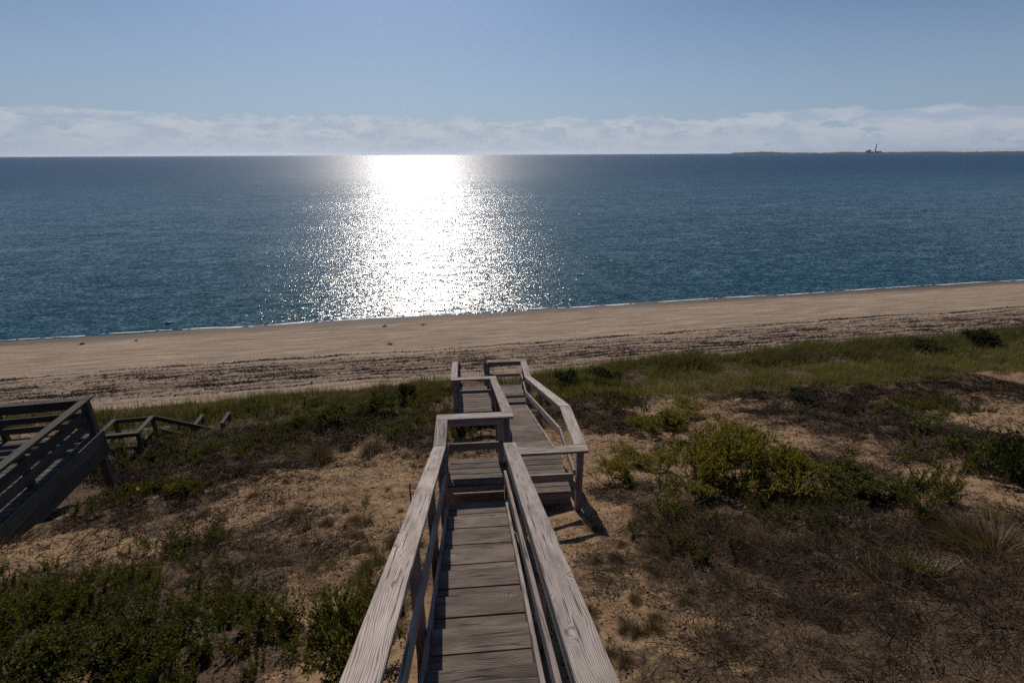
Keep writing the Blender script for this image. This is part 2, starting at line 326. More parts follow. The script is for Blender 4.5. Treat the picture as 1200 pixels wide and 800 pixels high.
# ------------------------------------------------------------------ terrain mesh
def build_terrain():
    def axis(lo, hi, a, b, step, grow=1.18):
        c = list(np.arange(a, b + 1e-6, step)); s = step; x = c[-1]
        while x < hi: s *= grow; x += s; c.append(x)
        s = step; x = c[0]; left = []
        while x > lo: s *= grow; x -= s; left.append(x)
        return np.array(left[::-1] + c)
    xs = axis(-900, 900, -17, 21, .075); ns = axis(-40, 118, .4, 25.5, .075)
    X, NN = np.meshgrid(xs, ns); Y = NN + .19 * X
    Z = ground(X, Y); V = np.stack([X, Y, Z], -1).reshape(-1, 3)
    h, w = X.shape; i = np.arange(h * w).reshape(h, w)
    Fc = np.stack([i[:-1, :-1], i[:-1, 1:], i[1:, 1:], i[1:, :-1]], -1).reshape(-1, 4)
    me = mesh_np('dune_ground', V, Fc, M_SAND, smooth=True)
    x, y = X.ravel(), Y.ravel(); n = NN.ravel()
    veg = 1 - sstep(18.3, 18.9, n + (fbm(x * .8, y * .8, 3, 3) - .5) * 1.2)
    litter_shade = np.clip(.36 + .75 * np.maximum(dens(P_DEAD, x, y), dens(P_LEAF, x, y)) - .75 * dens(P_SAND, x, y) + .5 * (fbm(x * .9, y * .9, 66, 4) - .5), 0, 1)
    litter_shade = np.maximum(litter_shade, .75 * grass_band(x, y)) * veg
    h2 = x * math.sin(R(-11.9)) + y * math.cos(R(-11.9)); c2 = x * math.cos(R(-11.9)) - y * math.sin(R(-11.9))
    litter_shade = np.maximum(litter_shade, sstep(-6.95, -7.2, c2) * (1 - sstep(11.2, 12.2, h2)))      # litter colour darkens the sand as painted shade under the neighbouring deck
    out = (np.abs(x) > 18); litter_shade = np.where(out, np.maximum(litter_shade, .7 * veg), litter_shade)
    wob = (fbm(x * .35, n * .3, 21, 3) - .5) * .9
    m = n + wob; wr = np.zeros_like(m)
    for c0, s0, a0 in ((24.1, .12, 1.0), (23.5, .10, .7), (23.0, .10, .85), (22.5, .16, .95), (22.0, .10, .85), (21.6, .14, .95), (21.1, .11, 1.0), (20.6, .10, .8), (20.1, .10, .75), (19.6, .12, .6)):
        br = sstep(.35, .6, fbm(x * .25 + c0 * 7, n * .8, int(c0 * 10), 3))
        m2 = m + .16 * (fbm(x * 1.1 + c0 * 3, n * 1.2, 27, 2) - .5); wr = np.maximum(wr, a0 * np.exp(-((m2 - c0) / s0) ** 2) * (.55 + .45 * br))
    wr = np.maximum(wr, .51 * sstep(19.3, 20.2, m) * (1 - sstep(23.4, 24.3, m)))
    wet = sstep(30.9, 32.0, n + (fbm(x * .25, n * .3, 91, 3) - .5) * 1.0)
    add_attr(me, 'litter', litter_shade); add_attr(me, 'wrack', wr * (1 - veg)); add_attr(me, 'wet', wet); add_attr(me, 'beach', 1 - veg)
    o = link(bpy.data.objects.new('ground', me)); tag(o, 'sandy dune slope and beach with brown litter and seaweed lines', kind='structure')
build_terrain()

# ------------------------------------------------------------------ sea
def build_sea():
    xs = np.concatenate([-np.geomspace(30000, 150, 24), np.linspace(-140, 140, 57), np.geomspace(150, 30000, 24)])
    ns = np.concatenate([np.linspace(28, 60, 33), np.geomspace(62, 30000, 40)])
    X, NN = np.meshgrid(xs, ns); Y = NN + .19 * X
    V = np.stack([X, Y, np.zeros_like(X)], -1).reshape(-1, 3)
    h, w = X.shape; i = np.arange(h * w).reshape(h, w)
    Fc = np.stack([i[:-1, :-1], i[:-1, 1:], i[1:, 1:], i[1:, :-1]], -1).reshape(-1, 4)
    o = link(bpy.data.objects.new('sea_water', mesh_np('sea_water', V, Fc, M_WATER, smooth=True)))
    tag(o, 'blue rippled sea reaching the horizon with a bright glitter path', kind='structure')
build_sea()

# surf: a low white line of foam where the ripples run out
def build_surf():
    m, nt, b, out = newmat('sea_foam'); b.inputs['Base Color'].default_value = (.72, .74, .76, 1); b.inputs['Roughness'].default_value = .6
    V = []; Fc = []
    rng = np.random.RandomState(3)
    x = -60.0
    while x < 80:
        ln = rng.uniform(1.2, 7); xs = np.arange(x, x + ln, .12)
        base = 32.85 + (fbm(xs * .25, xs * 0, 71, 3) - .5) * .9 + rng.uniform(-.06, .14)
        t = (xs - x) / ln; wd = (.015 + .20 * fbm(xs * 1.4, xs * 0 + rng.uniform(0, 99), 72, 3) ** 1.5) * np.sin(np.pi * t) ** .6
        for k, xx in enumerate(xs):
            n0 = base[k]; wd[k] *= .6 * (.55 + .45 * float(sstep(-24, -16, xx))); j = .05 * rng.rand()
            for q, (dn, dz) in enumerate(((-wd[k] - j, 0), (0, .035 + .02 * rng.rand()), (wd[k] * .6 + j, 0))):
                nn = n0 + dn; yy = nn + .19 * xx
                V.append((xx, yy, max(float(np.interp(nn, _nn, _zz)) + CAMZ + .03, .012) + dz))
            if k:
                i = len(V) - 6; Fc += [(i, i + 3, i + 4, i + 1), (i + 1, i + 4, i + 5, i + 2)]
        x += ln + (rng.uniform(.0, 1.8) if rng.rand() < .5 else rng.uniform(.1, .8))
    o = link(bpy.data.objects.new('surf', mesh_np('surf', V, Fc, m, smooth=True)))
    tag(o, 'thin white line of foam along the water edge', 'foam', kind='stuff')
build_surf()

# ------------------------------------------------------------------ boards
class Boards:
    def __init__(s): s.V = []; s.F = []; s.UV = []; s.R = []
    def add(s, p0, p1, w, t, side=None, jit=.0):
        """beam from p0 to p1 (centre line), w wide across `side`, t thick"""
        p0, p1 = Vector(p0), Vector(p1); d = p1 - p0; ln = d.length; ex = d.normalized()
        if side is None: side = Vector((0, 0, 1)).cross(ex)
        ey = (Vector(side) - ex * ex.dot(Vector(side))).normalized(); ez = ex.cross(ey)
        c = min(.005, t * .18); a, bb = w / 2, t / 2
        prof = [(-a + c, -bb), (a - c, -bb), (a, -bb + c), (a, bb - c), (a - c, bb), (-a + c, bb), (-a, bb - c), (-a, -bb + c)]
        per = [0]
        for k in range(8):
            q, r_ = prof[k], prof[(k + 1) % 8]; per.append(per[-1] + math.hypot(q[0] - r_[0], q[1] - r_[1]))
        off = random.uniform(0, 60); offt = random.uniform(0, 9); rv = random.random()
        nseg = max(1, int(ln / .7)); base = len(s.V)
        bow = [random.uniform(-1, 1) * jit for _ in range(nseg + 1)]; bow2 = [random.uniform(-1, 1) * jit for _ in range(nseg + 1)]
        for i in range(nseg + 1):
            c0 = p0 + d * (i / nseg) + ey * bow[i] + ez * bow2[i]
            for (y, z) in prof: s.V.append(c0 + ey * y + ez * z); s.R.append(rv)
        for i in range(nseg):
            for k in range(8):
                k2 = (k + 1) % 8
                s.F.append((base + i * 8 + k, base + i * 8 + k2, base + (i + 1) * 8 + k2, base + (i + 1) * 8 + k))
                u0, u1 = off + ln * i / nseg, off + ln * (i + 1) / nseg; v0, v1 = offt + per[k], offt + per[k + 1]
                s.UV += [(u0, v0), (u0, v1), (u1, v1), (u1, v0)]
        for end, i in ((0, 0), (1, nseg)):
            r0 = base + i * 8
            for q in ((0, 1, 2, 7), (7, 2, 3, 6), (6, 3, 4, 5)):
                idx = [r0 + k for k in q]; pr = [prof[k] for k in q]
                if end == 0: idx = idx[::-1]; pr = pr[::-1]
                s.F.append(tuple(idx)); s.UV += [(off + y * .3, offt + z + y) for y, z in pr]
        return s
    def build(s, name, mat, parent, label=None):
        me = mesh_np(name, [tuple(v) for v in s.V], s.F, mat, uv=s.UV); add_attr(me, 'rnd', s.R)
        bm = bmesh.new(); bm.from_mesh(me); bmesh.ops.recalc_face_normals(bm, faces=bm.faces[:]); bm.to_mesh(me); bm.free()
        o = link(bpy.data.objects.new(name, me), parent)
        if label: o['label'] = label
        return o
def one(name, mat, parent, *a, **k): return Boards().add(*a, **k).build(name, mat, parent)

class Frame:
    """stair-aligned frame: across (c), along (h), z below the eye"""
    def __init__(s, az):
        s.h = Vector((math.sin(az), math.cos(az), 0)); s.l = Vector((math.cos(az), -math.sin(az), 0))
    def __call__(s, c, h, z): return s.l * c + s.h * h + Vector((0, 0, z + CAMZ))
CAPW, CAPT = .18, .038
def post(fr, root, mat, c, h, ztop, zbot=None, w=.09):
    P = fr(c, h, ztop)
    zb = (float(ground(P.x, P.y)) - .35) if zbot is None else zbot + CAMZ
    one('post', mat, root, (P.x, P.y, zb), P, w, w, side=fr.l)

# ------------------------------------------------------------------ the beach stairway
def build_stairway():
    fr = Frame(R(-4.7)); root = empty('beach_stairway', (0, 0, 0))
    tag(root, 'long weathered grey wooden stairway zigzagging down the dune to the beach', 'stairway')
    xl, xr = -.43, .39
    l_ = fr.l
    def flight(c0, c1, treads, going, mat=M_TREAD):
        # treads: list of (nose_h, z)
        for (nh, z) in treads:
            B = Boards(); bw = going / 2 - .007
            for q in (0, 1):
                hc = nh - going * (q + .5) / 2
                B.add(fr(c0, hc, z - .019 + random.uniform(-.002, .002)), fr(c1, hc + random.uniform(-.004, .004), z - .019), bw, .038, side=fr.h, jit=.0015)
            B.build('tread', mat, root)
    sl = .19 / .5
    flight(xl, xr, [(6.20 - .5 * k, -4.83 + .178 * k) for k in range(0, 18)], .5)
    # stringers of the first flight
    for c in (xl - .022, xr + .022):
        a = (-2.6, -4.83 + (6.2 + 2.6) * .356 + .005); b = (6.19, -4.83 + .005)
        nrm = .13
        one('stringer', M_SIDE, root, fr(c, a[0], a[1] - nrm), fr(c, b[0], b[1] - nrm), .26, .038, side=Vector((0, 0, 1)))
    # landing one, two flights wide
    B = Boards(); h = 6.33
    xL, xR = -.45, 1.42
    k = 0
    while h < 7.3:
        w = .138 if k % 3 else .142; x0 = xL + random.uniform(-.012, .008) if h > 6.6 else .47
        B.add(fr(x0, h + w / 2, -4.849), fr(xR, h + w / 2, -4.849), w, .038, side=fr.h, jit=.001); h += w + .009; k += 1
    B.build('landing_deck', M_TREAD, root)
    one('joist', M_SIDE, root, fr(xL, 6.655, -4.96), fr(.40, 6.655, -4.96), .19, .038, side=Vector((0, 0, 1)))
    one('joist', M_SIDE, root, fr(xL, 6.70, -5.13), fr(.40, 6.70, -5.13), .19, .038, side=Vector((0, 0, 1)))  # extra board added behind the header so the gap below stays dark
    one('tie_rod', M_CAP, root, fr(xL + .03, 6.44, -4.845), fr(.40, 6.44, -4.845), .032, .022, side=fr.h)
    one('joist', M_SIDE, root, fr(.45, 6.36, -4.96), fr(xR, 6.36, -4.96), .18, .04, side=Vector((0, 0, 1)))
    one('joist', M_SIDE, root, fr(xL, 7.28, -4.96), fr(xR, 7.28, -4.96), .18, .04, side=Vector((0, 0, 1)))
    for cc in (xL + .02, xR - .02, .5): one('joist', M_SIDE, root, fr(cc, 6.73, -4.965), fr(cc, 7.255, -4.965), .17, .04, side=Vector((0, 0, 1)))
    # second flight
    g2 = .514; r2 = .17
    flight(.59, 1.40, [(7.34 + g2 * k, -4.83 - r2 * k) for k in range(1, 11)], g2)
    s2 = r2 / g2
    for c in (.565, 1.425):
        one('stringer', M_SIDE, root, fr(c, 7.31, -4.83 - .13 - .03), fr(c, 12.50, -4.83 - .13 - .03 - 5.19 * s2), .26, .038, side=Vector((0, 0, 1)))
    # landing two
    B = Boards(); h = 12.5; k = 0
    while h < 14.0:
        w = .14; B.add(fr(-.56, h + w / 2, -6.719), fr(1.46, h + w / 2, -6.719), w, .038, side=fr.h, jit=.001); h += w + .009; k += 1
    B.build('landing_deck', M_TREAD, root)
    for hh in (12.53, 13.98): one('joist', M_SIDE, root, fr(-.56, hh, -6.83), fr(1.46, hh, -6.83), .18, .04, side=Vector((0, 0, 1)))
    # third flight, down to the beach
    g3_, r3 = .42, .195
    flight(-.50, .36, [(14.0 + g3_ * k, -6.7 - r3 * k) for k in range(1, 10)], g3_)
    for c in (-.53, .385):
        one('stringer', M_SIDE, root, fr(c, 14.03, -6.85), fr(c, 17.8, -6.85 - 3.77 * r3 / g3_), .26, .038, side=Vector((0, 0, 1)))
    # ---- rail caps
    def cap(c0, h0, z0, c1, h1, z1, side=None, w=CAPW):
        a, b = fr(c0, h0, z0 - CAPT / 2), fr(c1, h1, z1 - CAPT / 2)
        one('rail_cap', M_CAP, root, a, b, w, CAPT, side=side or l_, jit=.0025)
    def rail(c0, h0, z0, c1, h1, z1, drop, name='mid_rail', wd=.09):
        one(name, M_SIDE, root, fr(c0, h0, z0 - drop - wd / 2), fr(c1, h1, z1 - drop - wd / 2), wd, .038, side=Vector((0, 0, 1)), jit=.002)
    Z1 = -3.93
    CL, CM, CR = -.535, .475, 1.49
    zt = lambda hh: Z1 + (6.335 - hh) * sl
    cap(CL, 5.0, zt(5.0), CL, 6.335, Z1); cap(CL, -2.5, zt(-2.5), CL, 4.997, zt(4.997))
    cap(CM, -2.5, zt(-2.5), CM, 6.34, Z1 + .002)
    cap(CL, 6.34, Z1, CL, 7.11, Z1); cap(CL - .09, 7.205, Z1, .60, 7.205, Z1, side=fr.h)
    cap(CM + .115, 6.115, Z1, CR + .09, 6.115, Z1, side=fr.h)
    cap(CR, 6.21, Z1, CR, 7.405, Z1)
    Z2 = -5.79; s2c = (Z2 - Z1) / (12.7 - 7.41)
    cap(CR, 7.41, Z1, CR, 12.7, Z2); cap(.515, 7.30, Z1, .515, 12.66, Z2)
    cap(CR - .01, 12.705, Z2, CR - .01, 13.83, Z2); cap(.40, 13.925, Z2, CR + .08, 13.925, Z2, side=fr.h)
    cap(-.65, 12.76, Z2, .605, 12.76, Z2, side=fr.h); cap(-.56, 12.855, Z2, -.56, 13.98, Z2)
    s3 = r3 / g3_
    for c in (-.56, .42): cap(c, 13.99 if c < 0 else 14.02, Z2 - (.01 if c < 0 else .02), c, 17.7, Z2 - 3.7 * s3)
    # ---- fascia strips under the caps and mid rails
    inL, inM = CL + .066, CM - .066
    rail(inM, -2.5, zt(-2.5), inM, 6.30, Z1 + .01, CAPT + .004, 'under_rail')
    for c in (inL, inM): rail(c, -2.5, zt(-2.5), c, 6.33, Z1, .47, wd=.12)
    rail(inL, 6.34, Z1, inL, 7.16, Z1, .45); rail(inL + .03, 7.14, Z1, .42, 7.14, Z1, .46, wd=.135)
    rail(inL + .03, 7.142, Z1, .42, 7.142, Z1, CAPT + .003, 'under_rail', .10)
    rail(.50, 6.17, Z1, CR - .09, 6.17, Z1, .46, wd=.135)
    inR = CR - .066
    rail(inR, 6.2, Z1, inR, 7.41, Z1, .43); rail(inR, 7.42, Z1, inR, 12.7, Z2, CAPT + .004, 'under_rail', .07); rail(inR, 7.42, Z1, inR, 12.7, Z2, .43, wd=.13)
    rail(.58, 7.3, Z1, .58, 12.66, Z2, .43, wd=.12)
    rail(inR, 12.71, Z2, inR, 13.9, Z2, .43); rail(.46, 13.87, Z2, CR - .1, 13.87, Z2, .40, wd=.10); rail(.46, 13.872, Z2, CR - .1, 13.872, Z2, CAPT + .003, 'under_rail', .09)
    rail(-.50, 12.82, Z2, .45, 12.82, Z2, .40, wd=.10)
    for c in (-.50, .36): rail(c, 14.05, Z2 - .03, c, 17.7, Z2 - 3.7 * s3, .43)
    # ---- posts
    for h_ in (-2.3, -.4, 1.5, 3.2, 4.7):
        post(fr, root, M_SIDE, CL + .01, h_, zt(h_) - CAPT - .003); post(fr, root, M_SIDE, CM - .005 + .03, h_, zt(h_) - CAPT - .003)
    for c, h_ in ((CL + .01, 6.28), (CL + .01, 7.2), (.50, 7.22), (.40, 7.22), (CM + .02, 6.26), (CR - .01, 6.12)): post(fr, root, M_SIDE, c, h_, Z1 - CAPT - .003)
    for h_ in (10.3,):
        z = Z1 + (h_ - 7.41) * s2c - CAPT - .004
        post(fr, root, M_SIDE, CR, h_, z); post(fr, root, M_SIDE, .50, h_, z)
    for c, h_ in ((CR, 12.68), (.50, 12.74), (-.56, 12.76), (-.56, 13.92), (.42, 13.93), (CR, 13.93)): post(fr, root, M_SIDE, c, h_, Z2 - CAPT - .003, w=.10)
    for c in (-.56, .42):
        for h_ in (15.8, 17.5): post(fr, root, M_SIDE, c, h_, Z2 - (h_ - 14) * s3 - CAPT - .005)
    # the top landing the camera stands over, behind the first flight
    B = Boards(); h = -3.9
    while h < -2.4:
        B.add(fr(-.55, h + .07, -1.43), fr(.5, h + .07, -1.43), .14, .038, side=fr.h); h += .149
    B.build('landing_deck', M_TREAD, root)
    for c in (-.5, .45):
        for h_ in (-3.8, -2.5): post(fr, root, M_SIDE, c, h_, -1.46, w=.09)
build_stairway()

def build_neighbour():
    fr = Frame(R(-11.9)); root = empty('beach_deck', (0, 0, 0)); l_ = fr.l; up = Vector((0, 0, 1)); mt = M_NBR
    tag(root, 'neighbouring greenish grey wooden deck with thick skirt boards and triple rails', 'deck')
    Z = -4.9; C = -7.0; ZF = -5.72
    def cap(c0, h0, c1, h1, side, z0=Z, z1=Z, w=.17): one('rail_cap', mt, root, fr(c0, h0, z0 - .019), fr(c1, h1, z1 - .019), w, .038, side=side, jit=.002)
    def rail(c0, h0, c1, h1, drop, wd, name='rail_board', z=Z): one(name, mt, root, fr(c0, h0, z - drop - wd / 2), fr(c1, h1, z - drop - wd / 2), wd, .038, side=up, jit=.002)
    cap(C, 3.2, C, 11.38, l_)
    cap(-10.6, 11.48, C + .085, 11.48, fr.h)
    rail(C - .03, 3.2, C - .03, 11.36, .042, .09, 'under_rail')
    rail(C - .03, 3.2, C - .03, 11.36, .23, .205); rail(C - .03, 3.2, C - .03, 11.36, .49, .19)
    rail(-10.6, 11.415, C - .09, 11.415, .042, .16, 'under_rail'); rail(-10.6, 11.415, C - .09, 11.415, .30, .14); rail(-10.6, 11.415, C - .09, 11.415, .52, .14)
    # skirt boards
    for k in (0, 1): rail(C + .065, 3.2, C + .065, 11.52, (Z - ZF) + .01 + k * .293, .288, 'skirt_board')
    for k in (0, 1): rail(-10.6, 11.54, C + .09, 11.54, (Z - ZF) + .01 + k * .293, .288, 'skirt_board')
    B = Boards(); h = 3.2
    while h < 11.4:
        B.add(fr(-10.6, h + .07, ZF - .02), fr(C + .04, h + .07, ZF - .02), .14, .038, side=fr.h); h += .15
    B.build('deck_floor', mt, root)
    for h_ in (3.6, 5.6, 7.6, 9.5): post(fr, root, mt, C - .10, h_, Z - .042, w=.10)
    post(fr, root, mt, C - .01, 11.42, Z - .042, w=.14)
    for c in (-8.7, -10.4): post(fr, root, mt, c, 11.48, Z - .042, w=.10)
    # ---- lower flights turning down the dune
    low = empty('lower_stairway', (0, 0, 0)); tag(low, 'low olive grey wooden stairway with short rail sections sunk in the dune grass', 'stairway')
    root = low; Z3 = -6.9; ZL = -7.72
    for c in (-8.33, -7.39): cap(c, 13.68, c, 14.52, l_, Z3, Z3, .12)
    cap(-8.9, 13.60, -7.33, 13.60, fr.h, Z3, Z3, .12)
    for c in (-8.33, -7.39): rail(c, 13.66, c, 14.5, .42, .09, z=Z3)
    rail(-8.9, 13.62, -7.42, 13.62, .05, .09, 'under_rail', z=Z3); rail(-8.9, 13.62, -7.42, 13.62, .42, .09, z=Z3)
    for c, h_ in ((-8.33, 13.62), (-7.39, 13.62), (-8.33, 14.5), (-7.39, 14.5)): post(fr, root, mt, c, h_, Z3 - .042)
    B = Boards(); h = 13.6
    while h < 15.4: B.add(fr(-9.4, h + .07, ZL), fr(-7.4, h + .07, ZL), .14, .038, side=fr.h); h += .15
    B.build('landing_deck', mt, root)
    def slope(c0, c1, h_, z0, z1, drop, wd, name): one(name, mt, root, fr(c0, h_, z0 - drop - wd / 2), fr(c1, h_, z1 - drop - wd / 2), wd, .038, side=up)
    for h_ in (14.52,):
        slope(-8.33, -7.30, h_, Z3 - .02, Z3 - .02, 0, .13, 'under_rail'); slope(-7.29, -6.0, h_, Z3 - .03, Z3 - .56, 0, .13, 'under_rail')
        slope(-7.29, -6.0, h_, Z3 - .03, Z3 - .56, .40, .12, 'rail_board')
        post(fr, root, mt, -6.45, h_, Z3 - .42)
        slope(-7.29, -5.6, h_, ZL + .02, ZL - .62, 0, .24, 'stringer')
    for k in range(5): one('tread', mt, root, fr(-7.2 + .36 * k, 14.58, ZL - .15 * (k + 1)), fr(-7.2 + .36 * k, 15.37, ZL - .15 * (k + 1)), .27, .038, side=l_)
    for c in (-6.42, -5.68):
        cap(c, 14.55, c, 15.25, l_, Z3 - .46, Z3 - .46, .11); rail(c, 14.6, c, 15.25, .05, .09, 'under_rail', z=Z3 - .46)
        post(fr, root, mt, c, 14.6, Z3 - .50); post(fr, root, mt, c, 15.2, Z3 - .50)
build_neighbour()

# ------------------------------------------------------------------ plant geometry (numpy)
def ribbons(P0, D, ln, w, bend, rng, seg=3, twist=None):
    """N tapering blades: base P0 (N,3), direction D (N,3), length ln, width w, bend towards ground"""
    n = len(P0); D = D / np.linalg.norm(D, axis=1, keepdims=True)
    side = np.cross(D, rng.normal(size=(n, 3))); side /= np.linalg.norm(side, axis=1, keepdims=True) + 1e-9
    V = np.zeros((n, (seg + 1) * 2, 3)); p = P0.copy(); d = D.copy()
    for k in range(seg + 1):
        ww = (w * (1 - .85 * k / seg))[:, None]
        V[:, 2 * k] = p - side * ww / 2; V[:, 2 * k + 1] = p + side * ww / 2
        p = p + d * (ln / seg)[:, None]; d = d + bend * np.array([0, 0, -1.]) / seg if np.isscalar(bend) else d + bend[:, None] * np.array([0, 0, -1.]) / seg
        d /= np.linalg.norm(d, axis=1, keepdims=True)
    f = np.array([[2 * k, 2 * k + 1, 2 * k + 3, 2 * k + 2] for k in range(seg)])
    Fc = (np.arange(n) * (seg + 1) * 2)[:, None, None] + f[None]
    return V.reshape(-1, 3), Fc.reshape(-1, 4)
def leaves(P0, D, ln, w, rng, droop=0.0):
    """N leaves, each a folded rhombus of two faces"""
    n = len(P0); D = D / (np.linalg.norm(D, axis=1, keepdims=True) + 1e-9)
    side = np.cross(D, np.array([0, 0, 1.]) + rng.normal(size=(n, 3)) * .45); side /= np.linalg.norm(side, axis=1, keepdims=True) + 1e-9
    nr = np.cross(side, D); mid = P0 + D * (ln * .5)[:, None]
    V = np.stack([P0, mid - side * (w / 2)[:, None] + nr * (w * .18)[:, None], P0 + D * ln[:, None] - np.array([0, 0, 1.]) * (ln * droop)[:, None], mid + side * (w / 2)[:, None] + nr * (w * .18)[:, None]], 1)
    Fc = (np.arange(n) * 4)[:, None] + np.array([[0, 1, 2, 3]])
    return V.reshape(-1, 3), Fc
def join(parts):
    V = []; Fc = []; b = 0
    for v, f in parts:
        V.append(v); Fc.append(f + b); b += len(v)
    return np.concatenate(V), np.concatenate(Fc)
def scatter(V, Fc, x, y, z, rot, sc, tilt=None):
    """stamp one template at many places"""
    n = len(x); c, s = np.cos(rot), np.sin(rot)
    X = (V[None, :, 0] * c[:, None] - V[None, :, 1] * s[:, None]) * sc[:, None] + x[:, None]
    Y = (V[None, :, 0] * s[:, None] + V[None, :, 1] * c[:, None]) * sc[:, None] + y[:, None]
    Z = V[None, :, 2] * sc[:, None] + z[:, None]
    return np.stack([X, Y, Z], -1).reshape(-1, 3), ((np.arange(n) * len(V))[:, None, None] + Fc[None]).reshape(-1, Fc.shape[1])
def under_walk(x, y):
    """true where the boardwalk itself stands"""
    c = x * math.cos(R(-4.7)) + y * math.sin(R(4.7)); h = -x * math.sin(R(4.7)) + y * math.cos(R(4.7))
    a = (c > -.66) & (c < .62) & (h < 7.4); b = (c > .4) & (c < 1.62) & (h > 5.95) & (h < 14.1); d = (c > -.7) & (c < .6) & (h > 12.5) & (h < 17.9)
    h2 = x * math.sin(R(-11.9)) + y * math.cos(R(-11.9)); c2 = x * math.cos(R(-11.9)) - y * math.sin(R(-11.9))
    e = (c2 < -6.85) & (h2 < 11.6)
    return a | b | d | e
def sample(fn, n, box, rng, clear=True):
    """n points thrown into the box, kept with probability fn; more points near the eye"""
    x = rng.uniform(box[0], box[1], n); nn = rng.uniform(box[2], box[3], n); y = nn + .19 * x
    keep = rng.rand(n) < fn(x, y)
    vis = (np.abs(x) < 1.12 * (y * .94 + 3.2) + .8)
    keep &= vis
    if clear: keep &= ~under_walk(x, y)
    return x[keep], y[keep]
def cmb(rng, n, up=.6, spread=1.0):
    a = rng.uniform(0, 2 * np.pi, n); return np.stack([np.cos(a) * spread, np.sin(a) * spread, np.full(n, up)], 1)
BOX = (-17, 25, -1.0, 19.5)
def stuff(name, VF, mat, label, cat):
    o = link(bpy.data.objects.new(name, mesh_np(name, VF[0], VF[1], mat))); tag(o, label, cat, kind='stuff'); return o

rng = np.random.RandomState(5)
# --- dead brush: tangled thin stems lying over one another
def d_dead(x, y): return np.clip(dens(P_DEAD, x, y) * (1 - .85 * dens(P_SAND, x, y)) * (.35 + 1.1 * fbm(x * 1.4, y * 1.4, 101, 3)) * 1.4, 0, 1)
x, y = sample(lambda x, y: d_dead(x, y) * (.15 + .85 * sstep(.36, .56, fbm(x * 1.9, y * 1.9, 107, 3))) + .07, 330000, (-12, 16, -.5, 14.5), rng)
n = len(x); z = ground(x, y) + rng.uniform(-.01, .02, n) + .15 * rng.rand(n) * sstep(.3, .8, d_dead(x, y)) * fbm(x * 2.2, y * 2.2, 103, 2)
far = np.clip(np.hypot(x, y) / 6, .8, 2.2)
D = cmb(rng, n, .5) ; D[:, 2] = rng.uniform(.0, .75, n)
dead = ribbons(np.stack([x, y, z], 1), D, rng.uniform(.08, .36, n) , rng.uniform(.004, .010, n) * far, rng.uniform(.3, 1.6, n), rng, 3)
stuff('dead_brush', dead, F_DEAD, 'tangle of dead brown brush stems covering the sandy slope', 'dead brush')
# --- bleached straw stems among the brush
def d_ble(x, y): return np.clip(dens(P_DEAD, x, y) * .5 * sstep(.5, .7, fbm(x * .9, y * .9, 111, 3)), 0, 1)
x, y = sample(d_ble, 20000, (-12, 14, -.5, 12), rng); n = len(x)
D = cmb(rng, n); D[:, 2] = rng.uniform(.05, .9, n)
stuff('dry_stems', ribbons(np.stack([x, y, ground(x, y)], 1), D, rng.uniform(.2, .55, n), rng.uniform(.003, .006, n) * np.clip(np.hypot(x, y) / 6, .8, 2), rng.uniform(.6, 1.8, n), rng, 4), F_BLEACH,
      'pale bleached dry stems sticking out of the brown brush', 'dry stems')
# --- litter: small dark bits on the sand
def d_lit(x, y): return (.12 + .88 * sstep(.40, .62, fbm(x * 2.6, y * 2.6, 125, 3))) * np.clip(.42 + .6 * fbm(x * 1.1, y * 1.1, 121, 4) - .45 * dens(P_SAND, x, y) + .35 * dens(P_DEAD, x, y) - .15, 0, 1)
x, y = sample(d_lit, 260000, (-14, 18, -.5, 16), rng); n = len(x)
D = cmb(rng, n); D[:, 2] = rng.uniform(-.1, .6, n)
stuff('leaf_litter', leaves(np.stack([x, y, ground(x, y) + .006], 1), D, rng.uniform(.015, .06, n), rng.uniform(.006, .022, n), rng, .2), F_LITTER,
      'small brown leaves and bits scattered over bare sand', 'leaf litter')
# --- leafy undergrowth
def plant(rng, stems=5, nl=16, h=.34, ll=.055, lw=.017, spread=.5):
    P = []; D = []; S0 = []; SD = []; SL = []
    for _ in range(stems):
        a = rng.uniform(0, 6.28); d = np.array([math.cos(a) * spread, math.sin(a) * spread, 1.]); d /= np.linalg.norm(d)
        b = np.array([math.cos(a), math.sin(a), 0]) * .04; hh = h * rng.uniform(.6, 1.1); S0.append(b); SD.append(d); SL.append(hh)
        t = np.linspace(.2, 1, nl)
        for k, q in enumerate(t):
            p = b + d * hh * q; aa = k * 2.4 + a; P.append(p); D.append(np.array([math.cos(aa), math.sin(aa), .55 + .9 * q]))
    P = np.array(P); D = np.array(D); n = len(P)
    lf = leaves(P, D, ll * rng.uniform(.6, 1.2, n), lw * rng.uniform(.7, 1.2, n), rng, .15)
    st = ribbons(np.array(S0), np.array(SD), np.array(SL), np.full(len(SL), .006), .1, rng, 2)
    return lf, st
def d_leaf(x, y): return np.clip(dens(P_LEAF, x, y) * (.12 + 1.2 * sstep(.36, .60, fbm(x * 1.3, y * 1.3, 131, 3))), 0, 1)
parts = []
for v in range(5):
    lf, st = plant(rng, stems=7, nl=22, h=rng.uniform(.18, .32), ll=.055, lw=.017, spread=.35)
    x, y = sample(lambda x, y: d_leaf(x, y), 6500, (-13, 16, -.5, 17), rng); n = len(x)
    s = rng.uniform(.4, 1.25, n) * (1 - .25 * sstep(8, 14, y)) * (.65 + .7 * fbm(x * 1.1, y * 1.1, 133, 2)); zz = ground(x, y) - .02
    parts.append(scatter(*lf, x, y, zz, rng.uniform(0, 6.28, n), s)); 
stuff('leafy_undergrowth', join(parts), F_GREEN, 'low green leafy plants matted over the dune slope', 'undergrowth')
